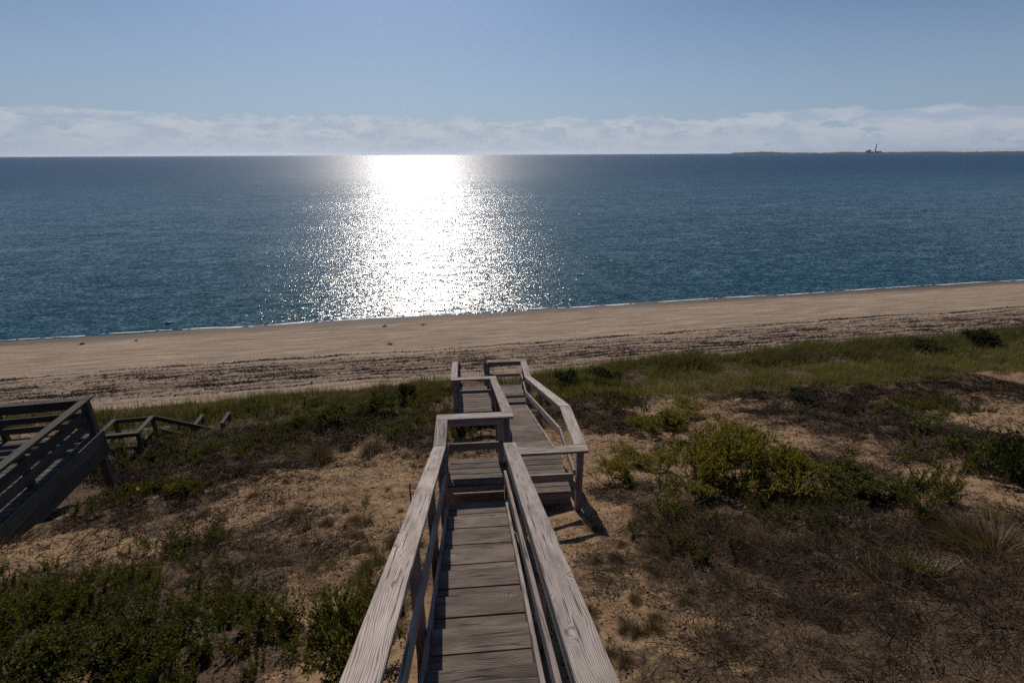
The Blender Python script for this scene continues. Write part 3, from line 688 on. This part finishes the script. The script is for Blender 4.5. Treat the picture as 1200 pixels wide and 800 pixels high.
# --- silvery leaved plants
parts = []
lf, st = plant(rng, 4, 7, .14, .04, .022, .9)
x, y = sample(lambda x, y: np.clip(dens(P_PALE, x, y) * sstep(.4, .62, fbm(x * 2, y * 2, 141, 3)) * .8, 0, 1), 26000, (-13, 14, 0, 17), rng); n = len(x)
stuff('silvery_groundcover', scatter(*lf, x, y, ground(x, y) + .04 + .1 * dens(P_LEAF, x, y), rng.uniform(0, 6.28, n), rng.uniform(.35, .9, n)), F_PALE,
      'pale silvery leaved groundcover dotted through the brush', 'groundcover')
# --- beach grass band above the beach, and its darker front edge
def blades(fn, nt, box, h0, h1, w, rng, lean=.35, bend=(.1, .9)):
    x, y = sample(fn, nt, box, rng); n = len(x); D = cmb(rng, n, 1.0, 1.0); D[:, :2] *= rng.uniform(.05, lean, n)[:, None]; D[:, 0] += .12
    far = np.clip(np.hypot(x, y) / 12, .6, 2.4)
    return ribbons(np.stack([x, y, ground(x, y) - .02], 1), D, rng.uniform(h0, h1, n), w * far * rng.uniform(.7, 1.3, n), rng.uniform(*bend, n), rng, 3)
stuff('beach_grass', blades(lambda x, y: grass_band(x, y) * (.08 + .92 * sstep(.36, .58, .5 * fbm(x * .8, y * .8, 151, 3) + .5 * fbm(x * 2.5, y * 2.5, 152, 2))) * sstep(-1, 3, x + 1.5 * fbm(x, y, 8, 2)), 260000, (-6, 34, 11.5, 19.6), .14, .34, .008, rng), F_GRASS,
      'band of yellow green beach grass right of the stairway', 'grass')
def d_front(x, y):
    n_ = shore_n(x, y); c0 = 18.0 + (fbm(x * .7, y * .2, 55, 3) - .5) * 1.5
    return np.clip((.35 + .65 * sstep(-1, 2, x)) * np.exp(-((n_ - c0 + .5) / .75) ** 2) * (.3 + .9 * sstep(.35, .6, fbm(x * 1.1, y * 1.1, 161, 3))), 0, 1)
stuff('dune_edge_grass', blades(d_front, 150000, (-17, 32, 15.5, 19.6), .25, .55, .011, rng, .5), F_DGRASS,
      'darker grass tufts along the dune edge above the beach', 'grass')
def d_lg(x, y): return np.clip((grass_band(x, y) * .8 + .5 * sstep(11.5, 14, shore_n(x, y))) * (1 - sstep(-2, 0, x)) * (.1 + 1.1 * sstep(.35, .62, fbm(x * .9, y * .9, 171, 3))), 0, 1) * (shore_n(x, y) < 18.6)
stuff('slope_grass', blades(d_lg, 150000, (-17, 0, 11, 18.8), .08, .24, .010, rng, 1.1, (.5, 1.6)), F_DGRASS,
      'mixed grass on the dune slope left of the stairway', 'grass')
stuff('dry_grass', blades(lambda x, y: np.clip(.05 + .35 * sstep(.48, .7, fbm(x * .7, y * .7, 181, 4)), 0, 1) * (shore_n(x, y) < 17.5), 90000, (-15, 22, .5, 17.5), .10, .30, .005, rng, 1.2, (.6, 1.8)), F_STRAW,
      'thin dry straw grass spread over the slope', 'grass')
# --- seaweed lying along the beach
def d_weed(x, y):
    n_ = shore_n(x, y) + (fbm(x * .35, shore_n(x, y) * .3, 21, 3) - .5) * .9; d = 0
    for c0, s0, a0 in ((24.1, .10, 1.0), (23.5, .06, .5), (23.0, .07, .6), (22.5, .15, .9), (22.0, .08, .7), (21.6, .14, .9), (21.1, .12, 1.0), (20.6, .08, .6), (20.1, .07, .5)):
        d = np.maximum(d, a0 * np.exp(-((n_ - c0) / s0) ** 2) * (.25 + .75 * sstep(.34, .54, fbm(x * .9 + c0 * 7, n_ * .8, int(c0 * 10), 3))))
    return d * (.10 + .75 * sstep(.38, .62, fbm(x * .55, y * 2.2, 191, 3)))
x, y = sample(d_weed, 380000, (-26, 40, 19.5, 24.8), rng, False); n = len(x); D = cmb(rng, n); D[:, 2] = rng.uniform(0, .5, n); D[:, 0] *= 2
stuff('seaweed', leaves(np.stack([x, y, ground(x, y) + .01], 1), D, rng.uniform(.05, .22, n), rng.uniform(.02, .06, n), rng, .3), F_WEED,
      'broken lines of dried brown seaweed along the beach', 'seaweed')

# ------------------------------------------------------------------ shrubs: each one a thing with foliage and stems
def shrub_meshes(rng, nstem, nleaf, ll, lw, mat, upr=.5, nm='foliage'):
    """unit shrub: radius about 1, height about 1"""
    P = []; D = []; S0 = []; SD = []; SL = []; SW = []
    lobes = []
    for _ in range(11):
        a = rng.uniform(0, 6.28); r = rng.uniform(0, .68) ** .8; lobes.append((r * math.cos(a), r * math.sin(a), rng.uniform(.42, .80) * (1 - .45 * r * r), rng.uniform(.22, .36)))
    for (lx, ly, lz, lr) in lobes:
        d = np.array([lx, ly, lz]); S0.append(np.array([lx * .12, ly * .12, -.04])); SD.append(d); SL.append(np.linalg.norm(d)); SW.append(.028)
        for _ in range(nstem):
            v = rng.normal(size=3); v /= np.linalg.norm(v); v[2] = abs(v[2]) * .9 - .12
            rr = lr * rng.uniform(.45, 1.25); tip = d + v * rr; base = d * .75 + v * rr * .2; sd = tip - base
            S0.append(base); SD.append(sd); SL.append(np.linalg.norm(sd)); SW.append(.010)
            dd = sd / (np.linalg.norm(sd) + 1e-6) + np.array([0, 0, upr])
            for k in range(nleaf):
                q = rng.uniform(.45, 1.08); P.append(base + sd * q + rng.normal(size=3) * .022); D.append(dd + rng.normal(size=3) * .75)
    P = np.array(P); D = np.array(D); n = len(P)
    fo = leaves(P, D, ll * rng.uniform(.6, 1.3, n), lw * rng.uniform(.7, 1.3, n), rng, .1)
    st = ribbons(np.array(S0), np.array(SD), np.array(SL), np.array(SW), .05, rng, 2)
    return mesh_np('foliage', fo[0], fo[1], mat), mesh_np('stems', st[0], st[1], F_STEM)
KINDS = {
    'bay': [shrub_meshes(rng, 24, 15, .070, .030, F_BAY) for _ in range(3)],
    'green': [shrub_meshes(rng, 24, 14, .085, .032, F_GREEN) for _ in range(2)],
    'dark': [shrub_meshes(rng, 24, 15, .075, .040, F_DARK) for _ in range(2)],
    'thin': [shrub_meshes(rng, 12, 9, .060, .020, F_GREEN, .8) for _ in range(2)],
}
def twig_mesh(rng, n=700):
    a = rng.uniform(0, 6.28, n); r = rng.uniform(0, 1, n) ** .6 * .75; P = np.stack([np.cos(a) * r, np.sin(a) * r, rng.uniform(-.03, .55, n) * (1.05 - r)], 1)
    D = np.stack([np.cos(a), np.sin(a), rng.uniform(-.1, 1.6, n)], 1) + rng.normal(size=(n, 3)) * .7
    return mesh_np('dead_bush', *ribbons(P, D, rng.uniform(.2, .75, n), rng.uniform(.006, .016, n), rng.uniform(.1, 1.2, n), rng, 3), F_DEAD)
TWIGS = [twig_mesh(rng) for _ in range(3)]
_xb = [(rng.uniform(720, 1195), rng.uniform(612, 795), rng.uniform(.3, .6), rng.uniform(.10, .2)) for _ in range(16)]
_xb = [q for q in _xb if not (q[0] < 830 and q[1] > 680) and not (1090 < q[0] < 1150 and q[1] < 600)]
for i, (u, v, w_, h_) in enumerate(tuple(_xb) + ((905, 655, .55, .3), (990, 670, .6, .32), (1060, 690, .5, .28), (840, 640, .5, .25), (770, 620, .45, .22), (1120, 700, .6, .3), (960, 730, .5, .25), (1080, 760, .5, .25),
        (870, 700, .4, .2), (1170, 740, .5, .28), (990, 520, .7, .25), (1060, 540, .7, .28), (930, 485, .8, .25), (1130, 480, .8, .25), (1010, 480, .7, .2), (720, 500, .4, .2), (300, 665, .5, .22), (350, 690, .4, .2),
        (250, 650, .45, .2), (210, 620, .4, .18), (150, 610, .4, .18), (300, 540, .6, .2), (220, 530, .6, .2), (400, 520, .5, .2), (1000, 620, .6, .3), (1190, 690, .5, .28), (1040, 650, .5, .25), (930, 780, .4, .2), (800, 655, .4, .2), (1150, 520, .7, .25))):
    x_, y_ = G(u, v); o = link(bpy.data.objects.new('dead_bush', TWIGS[i % 3])); o.location = (x_, y_, float(ground(x_, y_)) - .02); o.rotation_euler = (0, 0, i * 1.7); o.scale = (w_, w_, h_)
    tag(o, 'one of the low leafless brown bushes in the dead brush', 'dead bush', 'low leafless brown bushes in the dead brush')
def shrub(name, kind, u, v, w, h, label, group=None, var=None):
    """w: width in metres, h: height in metres; (u, v) is where its foot stands in the photograph"""
    x, y = G(u, v); z = float(ground(x, y)) - .03
    fm, sm = KINDS[kind][(var if var is not None else random.randrange(9)) % len(KINDS[kind])]
    r = empty(name, (x, y, z), random.uniform(0, 6.28)); r.scale = (w / 1.7, w / 1.7 * random.uniform(.85, 1.1), h)
    tag(r, label, 'shrub', group)
    link(bpy.data.objects.new('foliage', fm), r); link(bpy.data.objects.new('stems', sm), r)
    return r
S = shrub
S('shrub', 'bay', 865, 570, 1.9, .95, 'largest dark olive shrub with yellow green top in the middle of the right slope', var=0)
S('shrub', 'bay', 923, 578, 1.35, .80, 'rounded olive shrub with deep shade under it, right of the largest shrub', var=1)
S('shrub', 'bay', 827, 574, 1.0, .72, 'bushy olive shrub at the front left corner of the cluster, beside the dead brush', var=2)
S('shrub', 'bay', 791, 514, 1.5, .70, 'yellow green shrub behind and left of the largest olive shrub', var=1)
S('shrub', 'bay', 753, 512, 1.2, .55, 'bright yellow green low shrub nearest the sand beside the stairway landing', var=2)
S('shrub', 'bay', 723, 566, .90, .50, 'small yellow green shrub just right of the landing corner post', var=0)
S('shrub', 'bay', 775, 552, .95, .45, 'small olive shrub with silvery leaves in front of it', var=1)
S('shrub', 'bay', 855, 518, 1.3, .55, 'olive shrub at the back right of the cluster beside brown brush', var=0)
for (u_, v_, w_, h_, t_) in ((782, 500, 1.6, .5, 'olive shrub at the back left of the cluster, behind the bright low shrub'), (815, 558, 1.4, .6, 'low olive shrub filling the front of the cluster, left of the pale bare stick'),
        (815, 588, .9, .35, 'low spreading olive shrub at the near left foot of the cluster'), (880, 536, 1.6, .6, 'olive shrub in the shaded heart of the cluster, just behind the largest shrub'),
        (965, 572, 1.3, .45, 'low olive shrub joining the rounded shrub to the spreading green one'), (735, 540, .8, .35, 'little yellow green shrub on sand between landing corner and cluster')):
    S('shrub', 'bay', u_, v_, w_, h_, t_)
S('shrub', 'bay', 805, 488, 1.6, .50, 'wide low olive shrub at the far side of the right hand cluster', var=0)
S('shrub', 'green', 1005, 583, 1.2, .42, 'spreading low green shrub at the right end of the cluster', var=0)
S('shrub', 'green', 1170, 560, 1.5, .75, 'green shrub by the sandy track at the right edge', var=1)
S('shrub', 'dark', 1215, 590, 1.3, .8, 'dark green shrub cut by the right edge of the picture', var=1)
S('shrub', 'dark', 1143, 405, 1.9, .75, 'lone dark round bush on the dune edge against the beach', var=0)
S('shrub', 'dark', 1090, 410, 1.5, .45, 'low dark bush left of the lone round bush on the dune edge', var=1)
S('shrub', 'green', 395, 494, 1.4, .60, 'bright green leafy shrub left of the lower stairway landing', var=0)
S('shrub', 'green', 442, 482, 1.5, .62, 'bright green shrub at the middle of the left slope thicket', var=1)
S('shrub', 'dark', 478, 470, 1.0, .65, 'small dark round bush at the dune edge left of the stairway', var=0)
S('shrub', 'green', 352, 500, 1.0, .42, 'low leafy green shrub at the left end of the left thicket', var=1)
S('shrub', 'dark', 660, 452, 1.3, .60, 'dark green bush right beside the lower stairway landing', var=1)
S('shrub', 'dark', 705, 446, 1.4, .50, 'dark green low bush between the lower landing and the grass band', var=0)
S('shrub', 'green', 560, 478, .8, .35, 'small green bush showing between the rails of the two flights', var=0)
S('shrub', 'green', 640, 470, .9, .40, 'leafy bush growing against the right rail of the second flight', var=1)
S('shrub', 'green', 418, 785, 1.0, .80, 'tall dark leafy bush nearest the left handrail', var=0)
S('shrub', 'thin', 398, 735, .7, .55, 'loose leafy bush left of the handrail behind the tall leafy bush', var=1)
S('shrub', 'thin', 430, 690, .5, .40, 'small leafy bush touching the left handrail higher up the slope', var=0)
S('shrub', 'thin', 185, 690, .9, .38, 'yellowish leafy bush standing on brown brush at the left', var=1)
S('shrub', 'green', 60, 800, 1.0, .5, 'dense green bush in the bottom corner at the left', var=0)
S('shrub', 'green', 150, 770, .9, .42, 'taller leafy bush in the green mat at the bottom left', var=0)
S('shrub', 'bay', 205, 580, .6, .28, 'small olive bush on bare sand right of the deck post', var=2)
S('shrub', 'green', 133, 592, .4, .18, 'tiny bright green bush below the deck post foot', var=1)
S('shrub', 'dark', 935, 470, 1.1, .35, 'small dark bush behind the cluster at the foot of the grass band', var=1)
S('shrub', 'green', 1085, 505, 1.4, .35, 'low grey green bush in the brown brush right of centre', var=0)
for i, (u, v, w, h) in enumerate(((290, 500, 1.0, .3), (250, 508, .9, .3), (320, 485, 1.0, .3), (520, 492, .7, .3), (500, 476, .8, .35), (730, 455, 1.0, .3), (690, 470, .9, .3), (215, 500, .9, .25), (700, 505, .8, .3), (330, 515, .8, .25))):
    S('bush', 'thin', u, v, w, h, 'one of the loose small bushes along the upper dune edge', 'loose small bushes along the upper dune edge')

# ------------------------------------------------------------------ grass tufts and mounds
def tuft_mesh(rng, n, lean, ln, w, mat, bend):
    a = rng.uniform(0, 6.28, n); r = rng.uniform(0, .2, n); D = np.stack([np.cos(a) * lean, np.sin(a) * lean, np.ones(n)], 1) * rng.uniform(.4, 1.4, (n, 1)); D[:, 2] = 1
    return mesh_np('grass_tuft', *ribbons(np.stack([np.cos(a) * r, np.sin(a) * r, np.zeros(n) - .02], 1), D, rng.uniform(.5, 1.1, n) * ln, np.full(n, w), rng.uniform(*bend, n), rng, 4), mat)
T_STRAW = tuft_mesh(rng, 900, .95, .38, .006, F_STRAW, (.3, 1.4)); T_GREEN = tuft_mesh(rng, 160, .5, .5, .010, F_DGRASS, (.2, 1.0)); T_MIX = tuft_mesh(rng, 220, .9, .6, .008, F_GRASS, (.4, 1.6))
def tuft(me, u, v, s, label, group=None, name='grass_tuft'):
    x, y = G(u, v); o = link(bpy.data.objects.new(name, me)); o.location = (x, y, float(ground(x, y))); o.rotation_euler = (0, 0, random.uniform(0, 6)); o.scale = (s, s, s)
    tag(o, label, 'grass tuft', group)
tuft(T_STRAW, 372, 540, 1.3, 'brown straw mound on the sand left of the upper landing')
tuft(T_STRAW, 345, 532, .8, 'smaller brown straw mound just left of the big straw mound')
tuft(T_STRAW, 436, 528, .9, 'brown straw tuft between the straw mound and the stairway')
tuft(T_MIX, 1162, 607, .5, 'pale green grass tuft on the sandy track at the right')
tuft(T_STRAW, 1165, 652, 1.3, 'wide golden grass mound below the sandy track at the right')
tuft(T_STRAW, 1120, 640, .8, 'small golden grass mound left of the wide golden mound')
tuft(T_MIX, 895, 600, .8, 'long bladed grass tuft growing just in front of the olive shrub cluster')
tuft(T_GREEN, 429, 590, .38, 'dark green tuft on bare sand, upper one of the pair by the stairway')
tuft(T_GREEN, 431, 612, .42, 'dark green tuft on bare sand, lower one of the pair by the stairway')
tuft(T_STRAW, 461, 638, .42, 'dark straw tuft on bare sand touching the left handrail')
tuft(T_GREEN, 386, 668, .5, 'dark tuft on the sand at the edge of the brush')
tuft(T_STRAW, 130, 730, .8, 'tan grass clump among green leaves at bottom left')
tuft(T_STRAW, 760, 540, .5, 'tan grass clump beside the small yellow green shrub')
for (u, v, s) in ((455, 575, .22), (470, 600, .2), (405, 600, .22), (330, 590, .25), (360, 620, .25), (690, 720, .3), (715, 770, .3), (700, 660, .25), (730, 640, .25), (285, 560, .3)) + tuple((rng.uniform(210, 500), rng.uniform(535, 680), rng.uniform(.16, .42)) for _ in range(34)) + tuple((rng.uniform(660, 860), rng.uniform(600, 790), rng.uniform(.16, .34)) for _ in range(16)):
    tuft(T_STRAW, u, v, s, 'one of the tiny dry tufts dotted over the open sand', 'tiny dry tufts on the open sand')

# ------------------------------------------------------------------ small things
def stake(name, u, v, h, w, mat, label, lean=(0, 0), cat='stake'):
    x, y = G(u, v); z = float(ground(x, y)); B = Boards(); B.add((x, y, z - .1), (x + lean[0], y + lean[1], z + h), w, w * .6, side=Vector((1, .1, 0)), jit=.004)
    o = B.build(name, mat, None); tag(o, label, cat)
stake('wooden_stake', 482, 590, .42, .028, F_STEM, 'thin brown wooden stake standing in the sand left of the stairway')
stake('bare_stick', 868, 612, .22, .02, F_BLEACH, 'pale bare stick upright at the foot of the olive shrubs', (.02, 0), 'stick')
stake('short_stake', 357, 473, .28, .05, M_CAP, 'short pale stake on the dune edge, left one of two', (.05, 0))
stake('short_stake', 371, 474, .28, .05, M_CAP, 'short pale stake on the dune edge, right one of two', (-.03, 0))
def drift_clump(u, v, s, label, seed):
    r = np.random.RandomState(seed); ray = pray(u, v); t = 5.0
    x, y = G(u, v); n = 70; D = cmb(r, n); D[:, 2] = r.uniform(0, .8, n)
    V, Fc = leaves(r.normal(size=(n, 3)) * np.array([.10, .07, .02]) * s, D, r.uniform(.06, .2, n) * s, r.uniform(.03, .06, n) * s, r, .4)
    o = link(bpy.data.objects.new('seaweed_clump', mesh_np('seaweed_clump', V, Fc, F_WEED))); o.location = (x, y, float(ground(x, y)) + .03); tag(o, label, 'seaweed')
drift_clump(96, 404, .8, 'dark seaweed clump on smooth sand near the water at the far left', 1)
drift_clump(160, 400, .5, 'small seaweed clump right of the far left clump', 2)
drift_clump(457, 404, .75, 'dark seaweed clump on smooth sand just above the highest seaweed line', 3)
drift_clump(451, 383, .7, 'small clump near the foam under the glitter, left one of two', 4)
drift_clump(496, 381, .6, 'small clump near the foam under the glitter, right one of two', 5)
def litter_piece():
    x, y = G(806, 719); m, nt, b, out = newmat('white_shell'); b.inputs['Base Color'].default_value = (.8, .78, .74, 1); b.inputs['Roughness'].default_value = .4
    bm = bmesh.new(); bmesh.ops.create_uvsphere(bm, u_segments=12, v_segments=8, radius=.016)
    for v in bm.verts:
        v.co.z *= .5; v.co.x *= 1 + .25 * math.sin(v.co.y * 90)
    me = bpy.data.meshes.new('shell'); bm.to_mesh(me); bm.free(); me.materials.append(m); o = link(bpy.data.objects.new('shell', me)); o.location = (x, y, float(ground(x, y)) + .012)
    tag(o, 'single white shell lying on bare sand right of the stairway', 'shell')
litter_piece()
def rock():
    r = pray(197, 379); t = -CAMZ / r.z; bm = bmesh.new(); bmesh.ops.create_icosphere(bm, subdivisions=3, radius=.16)
    for v in bm.verts:
        k = 1 + .35 * (float(vnoise(v.co.x * 12 + 5, v.co.y * 12 + v.co.z * 9, 3)) - .5); v.co *= k; v.co.z *= .6
    me = bpy.data.meshes.new('rock'); bm.to_mesh(me); bm.free(); m, nt, b, out = newmat('wet_rock'); b.inputs['Base Color'].default_value = (.03, .028, .026, 1); b.inputs['Roughness'].default_value = .35
    me.materials.append(m); o = link(bpy.data.objects.new('rock', me)); o.location = (r.x * t, r.y * t, .02); tag(o, 'small dark rock breaking the water surface close to shore', 'rock')
rock()

# ------------------------------------------------------------------ the far coast
def build_coast():
    D0 = 8000.0; m, nt, b, out = newmat('distant_woods')
    geo = N(nt, 'NewGeometry'); col = ramp(nt, noise(nt, geo.outputs['Position'], .01, 4), [(.3, (.025, .035, .022)), (.7, (.05, .06, .035))]); L(nt, col, b.inputs['Base Color']); b.inputs['Roughness'].default_value = .95
    a0, a1 = math.atan2(250, 629), math.atan2(760, 629)
    az = np.linspace(a0, a1, 700); k = (az - a0) / (a1 - a0)
    hh = .62 * (9 + 14 * fbm(k * 14, k * 0, 201, 3) + 9 * fbm(k * 160, k * 0 + 3, 202, 3)) * sstep(0, .035, k)
    hh += 6 * np.exp(-((k - .12) / .05) ** 2); V = []; Fc = []
    for i in range(len(az)):
        s, c = math.sin(az[i]), math.cos(az[i])
        for (d, z) in ((0, -1), (25, 2.2), (40, hh[i] * .8), (140, hh[i] * 1.25), (420, hh[i] * 1.5), (700, -1)):
            V.append((s * (D0 + d), c * (D0 + d), z if z < 0 else z + .5))
    for i in range(len(az) - 1):
        for j in range(5): a = i * 6 + j; Fc.append((a, a + 6, a + 7, a + 1))
    o = link(bpy.data.objects.new('hills', mesh_np('hills', V, Fc, m))); tag(o, 'low wooded coast on the horizon at the right', kind='structure')
    # the generating station with its stack
    A = math.atan2(1026 - 600, 629); P = Vector((math.sin(A) * (D0 + 60), math.cos(A) * (D0 + 60), 0)); root = empty('power_station', P, -A)
    tag(root, 'tiny distant power station with one tall stack on the far coast', 'power station')
    mc, nt, b, out = newmat('pale_concrete'); b.inputs['Base Color'].default_value = (.22, .22, .22, 1); b.inputs['Roughness'].default_value = .9
    bm = bmesh.new(); bmesh.ops.create_cone(bm, segments=20, radius1=7.5, radius2=5, depth=112, cap_ends=True); bmesh.ops.translate(bm, vec=(0, 0, 56), verts=bm.verts[:])
    me = bpy.data.meshes.new('stack'); bm.to_mesh(me); bm.free(); me.materials.append(mc); link(bpy.data.objects.new('stack', me), root)
    bm = bmesh.new()
    for (x, w, h) in ((-60, 36, 44), (-88, 24, 34), (-28, 26, 24), (38, 60, 28)):
        r = bmesh.ops.create_cube(bm, size=1); bmesh.ops.scale(bm, vec=(w, 30, h), verts=r['verts']); bmesh.ops.translate(bm, vec=(x, 10, h / 2), verts=r['verts'])
    me = bpy.data.meshes.new('boiler_house'); bm.to_mesh(me); bm.free(); me.materials.append(mc); link(bpy.data.objects.new('boiler_house', me), root)
build_coast()

# ------------------------------------------------------------------ light, sky
SUN_EL, SUN_AZ = R(40), R(-12)
sd = Vector((math.sin(SUN_AZ) * math.cos(SUN_EL), math.cos(SUN_AZ) * math.cos(SUN_EL), math.sin(SUN_EL)))
sl_ = bpy.data.lights.new('sun', 'SUN'); sl_.energy = 5.0; sl_.angle = R(.53); sl_.color = (1, .90, .81)
so = link(bpy.data.objects.new('sun', sl_)); so.rotation_euler = sd.to_track_quat('Z', 'Y').to_euler(); so.location = (0, 0, 60)

w = bpy.data.worlds.new('World'); SC.world = w; w.use_nodes = True; nt = w.node_tree; nt.nodes.clear()
out = N(nt, 'OutputWorld'); sky = N(nt, 'TexSky', sky_type='NISHITA'); sky.sun_disc = False; sky.sun_elevation = SUN_EL; sky.sun_rotation = SUN_AZ
sky.altitude = 0; sky.air_density = 1.0; sky.dust_density = 1.2; sky.ozone_density = 2.0
tc = N(nt, 'TexCoord'); sp = N(nt, 'SeparateXYZ'); L(nt, tc.outputs['Generated'], sp.inputs[0])
el = sp.outputs[2]; azn = N(nt, 'Math', operation='ARCTAN2'); L(nt, sp.outputs[0], azn.inputs[0]); L(nt, sp.outputs[1], azn.inputs[1])
cv = N(nt, 'CombineXYZ'); L(nt, math_(nt, 'MULTIPLY', azn.outputs[0], 1.0), cv.inputs[0]); L(nt, math_(nt, 'MULTIPLY', el, 3.0), cv.inputs[1])
cn = noise(nt, cv.outputs[0], 13.0, 10, .60, dist=.15)
cn2 = noise(nt, cv.outputs[0], 2.4, 3, .5)
topn = noise(nt, azn.outputs[0], 3.0, 5, .55)
# cloud bank: dense between about 1.5 and 5 degrees, thinning upwards
bank = N(nt, 'MapRange', interpolation_type='SMOOTHSTEP'); bank.inputs['From Min'].default_value = .078; bank.inputs['From Max'].default_value = .050
L(nt, math_(nt, 'SUBTRACT', el, math_(nt, 'MULTIPLY', math_(nt, 'SUBTRACT', cn2, .5), .035)), bank.inputs['Value'])
cf = N(nt, 'MapRange', interpolation_type='SMOOTHSTEP'); cf.inputs['From Min'].default_value = .50; cf.inputs['From Max'].default_value = .57
L(nt, math_(nt, 'ADD', cn, math_(nt, 'MULTIPLY', math_(nt, 'SUBTRACT', bank.outputs[0], .55), .30)), cf.inputs['Value'])
cfac = math_(nt, 'MULTIPLY', cf.outputs[0], bank.outputs[0])
wisp = noise(nt, cv.outputs[0], 3.0, 6, .65, dist=.6)
shade = noise(nt, cv.outputs[0], 16.0, 6, .6)
ccol = ramp(nt, shade, [(.40, (8.6, 10.2, 12.8)), (.56, (13.2, 13.8, 14.8))])
skyc = mixc(nt, 1.0, sky.outputs[0], (.74, .96, 1.30), 'MULTIPLY')
mh = N(nt, 'MapRange', interpolation_type='SMOOTHSTEP'); mh.inputs['From Min'].default_value = .30; mh.inputs['From Max'].default_value = .03; L(nt, el, mh.inputs['Value'])
skyc = mixc(nt, math_(nt, 'MULTIPLY', mh.outputs[0], .62), skyc, (8.2, 10.9, 14.2))
col = mixc(nt, math_(nt, 'MULTIPLY', cfac, .72), skyc, ccol)
hz = N(nt, 'MapRange', interpolation_type='SMOOTHSTEP'); hz.inputs['From Min'].default_value = .075; hz.inputs['From Max'].default_value = .0; L(nt, el, hz.inputs['Value'])
col = mixc(nt, math_(nt, 'MULTIPLY', hz.outputs[0], .7), col, (9.0, 10.5, 12.8))
bg = N(nt, 'Background'); bg.inputs['Strength'].default_value = .056; L(nt, col, bg.inputs[0]); L(nt, bg.outputs[0], out.inputs[0])

# ------------------------------------------------------------------ sea haze: one closed box of thin even air
def build_haze():
    m = bpy.data.materials.new('haze_air'); m.use_nodes = True; t = m.node_tree; t.nodes.clear(); o_ = t.nodes.new('ShaderNodeOutputMaterial'); v = t.nodes.new('ShaderNodeVolumePrincipled')
    v.inputs['Density'].default_value = 2.2e-5; v.inputs['Color'].default_value = (.80, .88, 1, 1); v.inputs['Anisotropy'].default_value = .6; t.links.new(v.outputs[0], o_.inputs['Volume'])
    bm = bmesh.new(); bmesh.ops.create_cube(bm, size=1); bmesh.ops.scale(bm, vec=(64000, 72000, 190), verts=bm.verts[:]); bmesh.ops.translate(bm, vec=(0, 0, 190 / 2 - 40), verts=bm.verts[:])
    me = bpy.data.meshes.new('haze'); bm.to_mesh(me); bm.free(); me.materials.append(m); o = link(bpy.data.objects.new('haze', me)); tag(o, 'thin pale sea haze in the air', kind='stuff')
build_haze()

# ------------------------------------------------------------------ camera
cd = bpy.data.cameras.new('camera'); cd.sensor_width = 36; cd.lens = 36 * F_PX / 1200; cd.clip_start = .05; cd.clip_end = 200000
co = link(bpy.data.objects.new('camera', cd)); SC.camera = co
co.matrix_world = Matrix.Translation((0, 0, CAMZ)) @ Matrix.Rotation(R(90) - PITCH, 4, 'X') @ Matrix.Rotation(-ROLL, 4, 'Z')
SC.view_settings.view_transform = 'Standard'; SC.view_settings.look = 'None'; SC.view_settings.gamma = 1; SC.view_settings.use_curve_mapping = False
SC.view_settings.exposure = -.42
SC.render.engine = 'CYCLES'
cy = SC.cycles; cy.use_denoising = False; cy.max_bounces = 6; cy.diffuse_bounces = 2; cy.glossy_bounces = 2; cy.transmission_bounces = 2; cy.transparent_max_bounces = 4
cy.caustics_reflective = False; cy.caustics_refractive = False
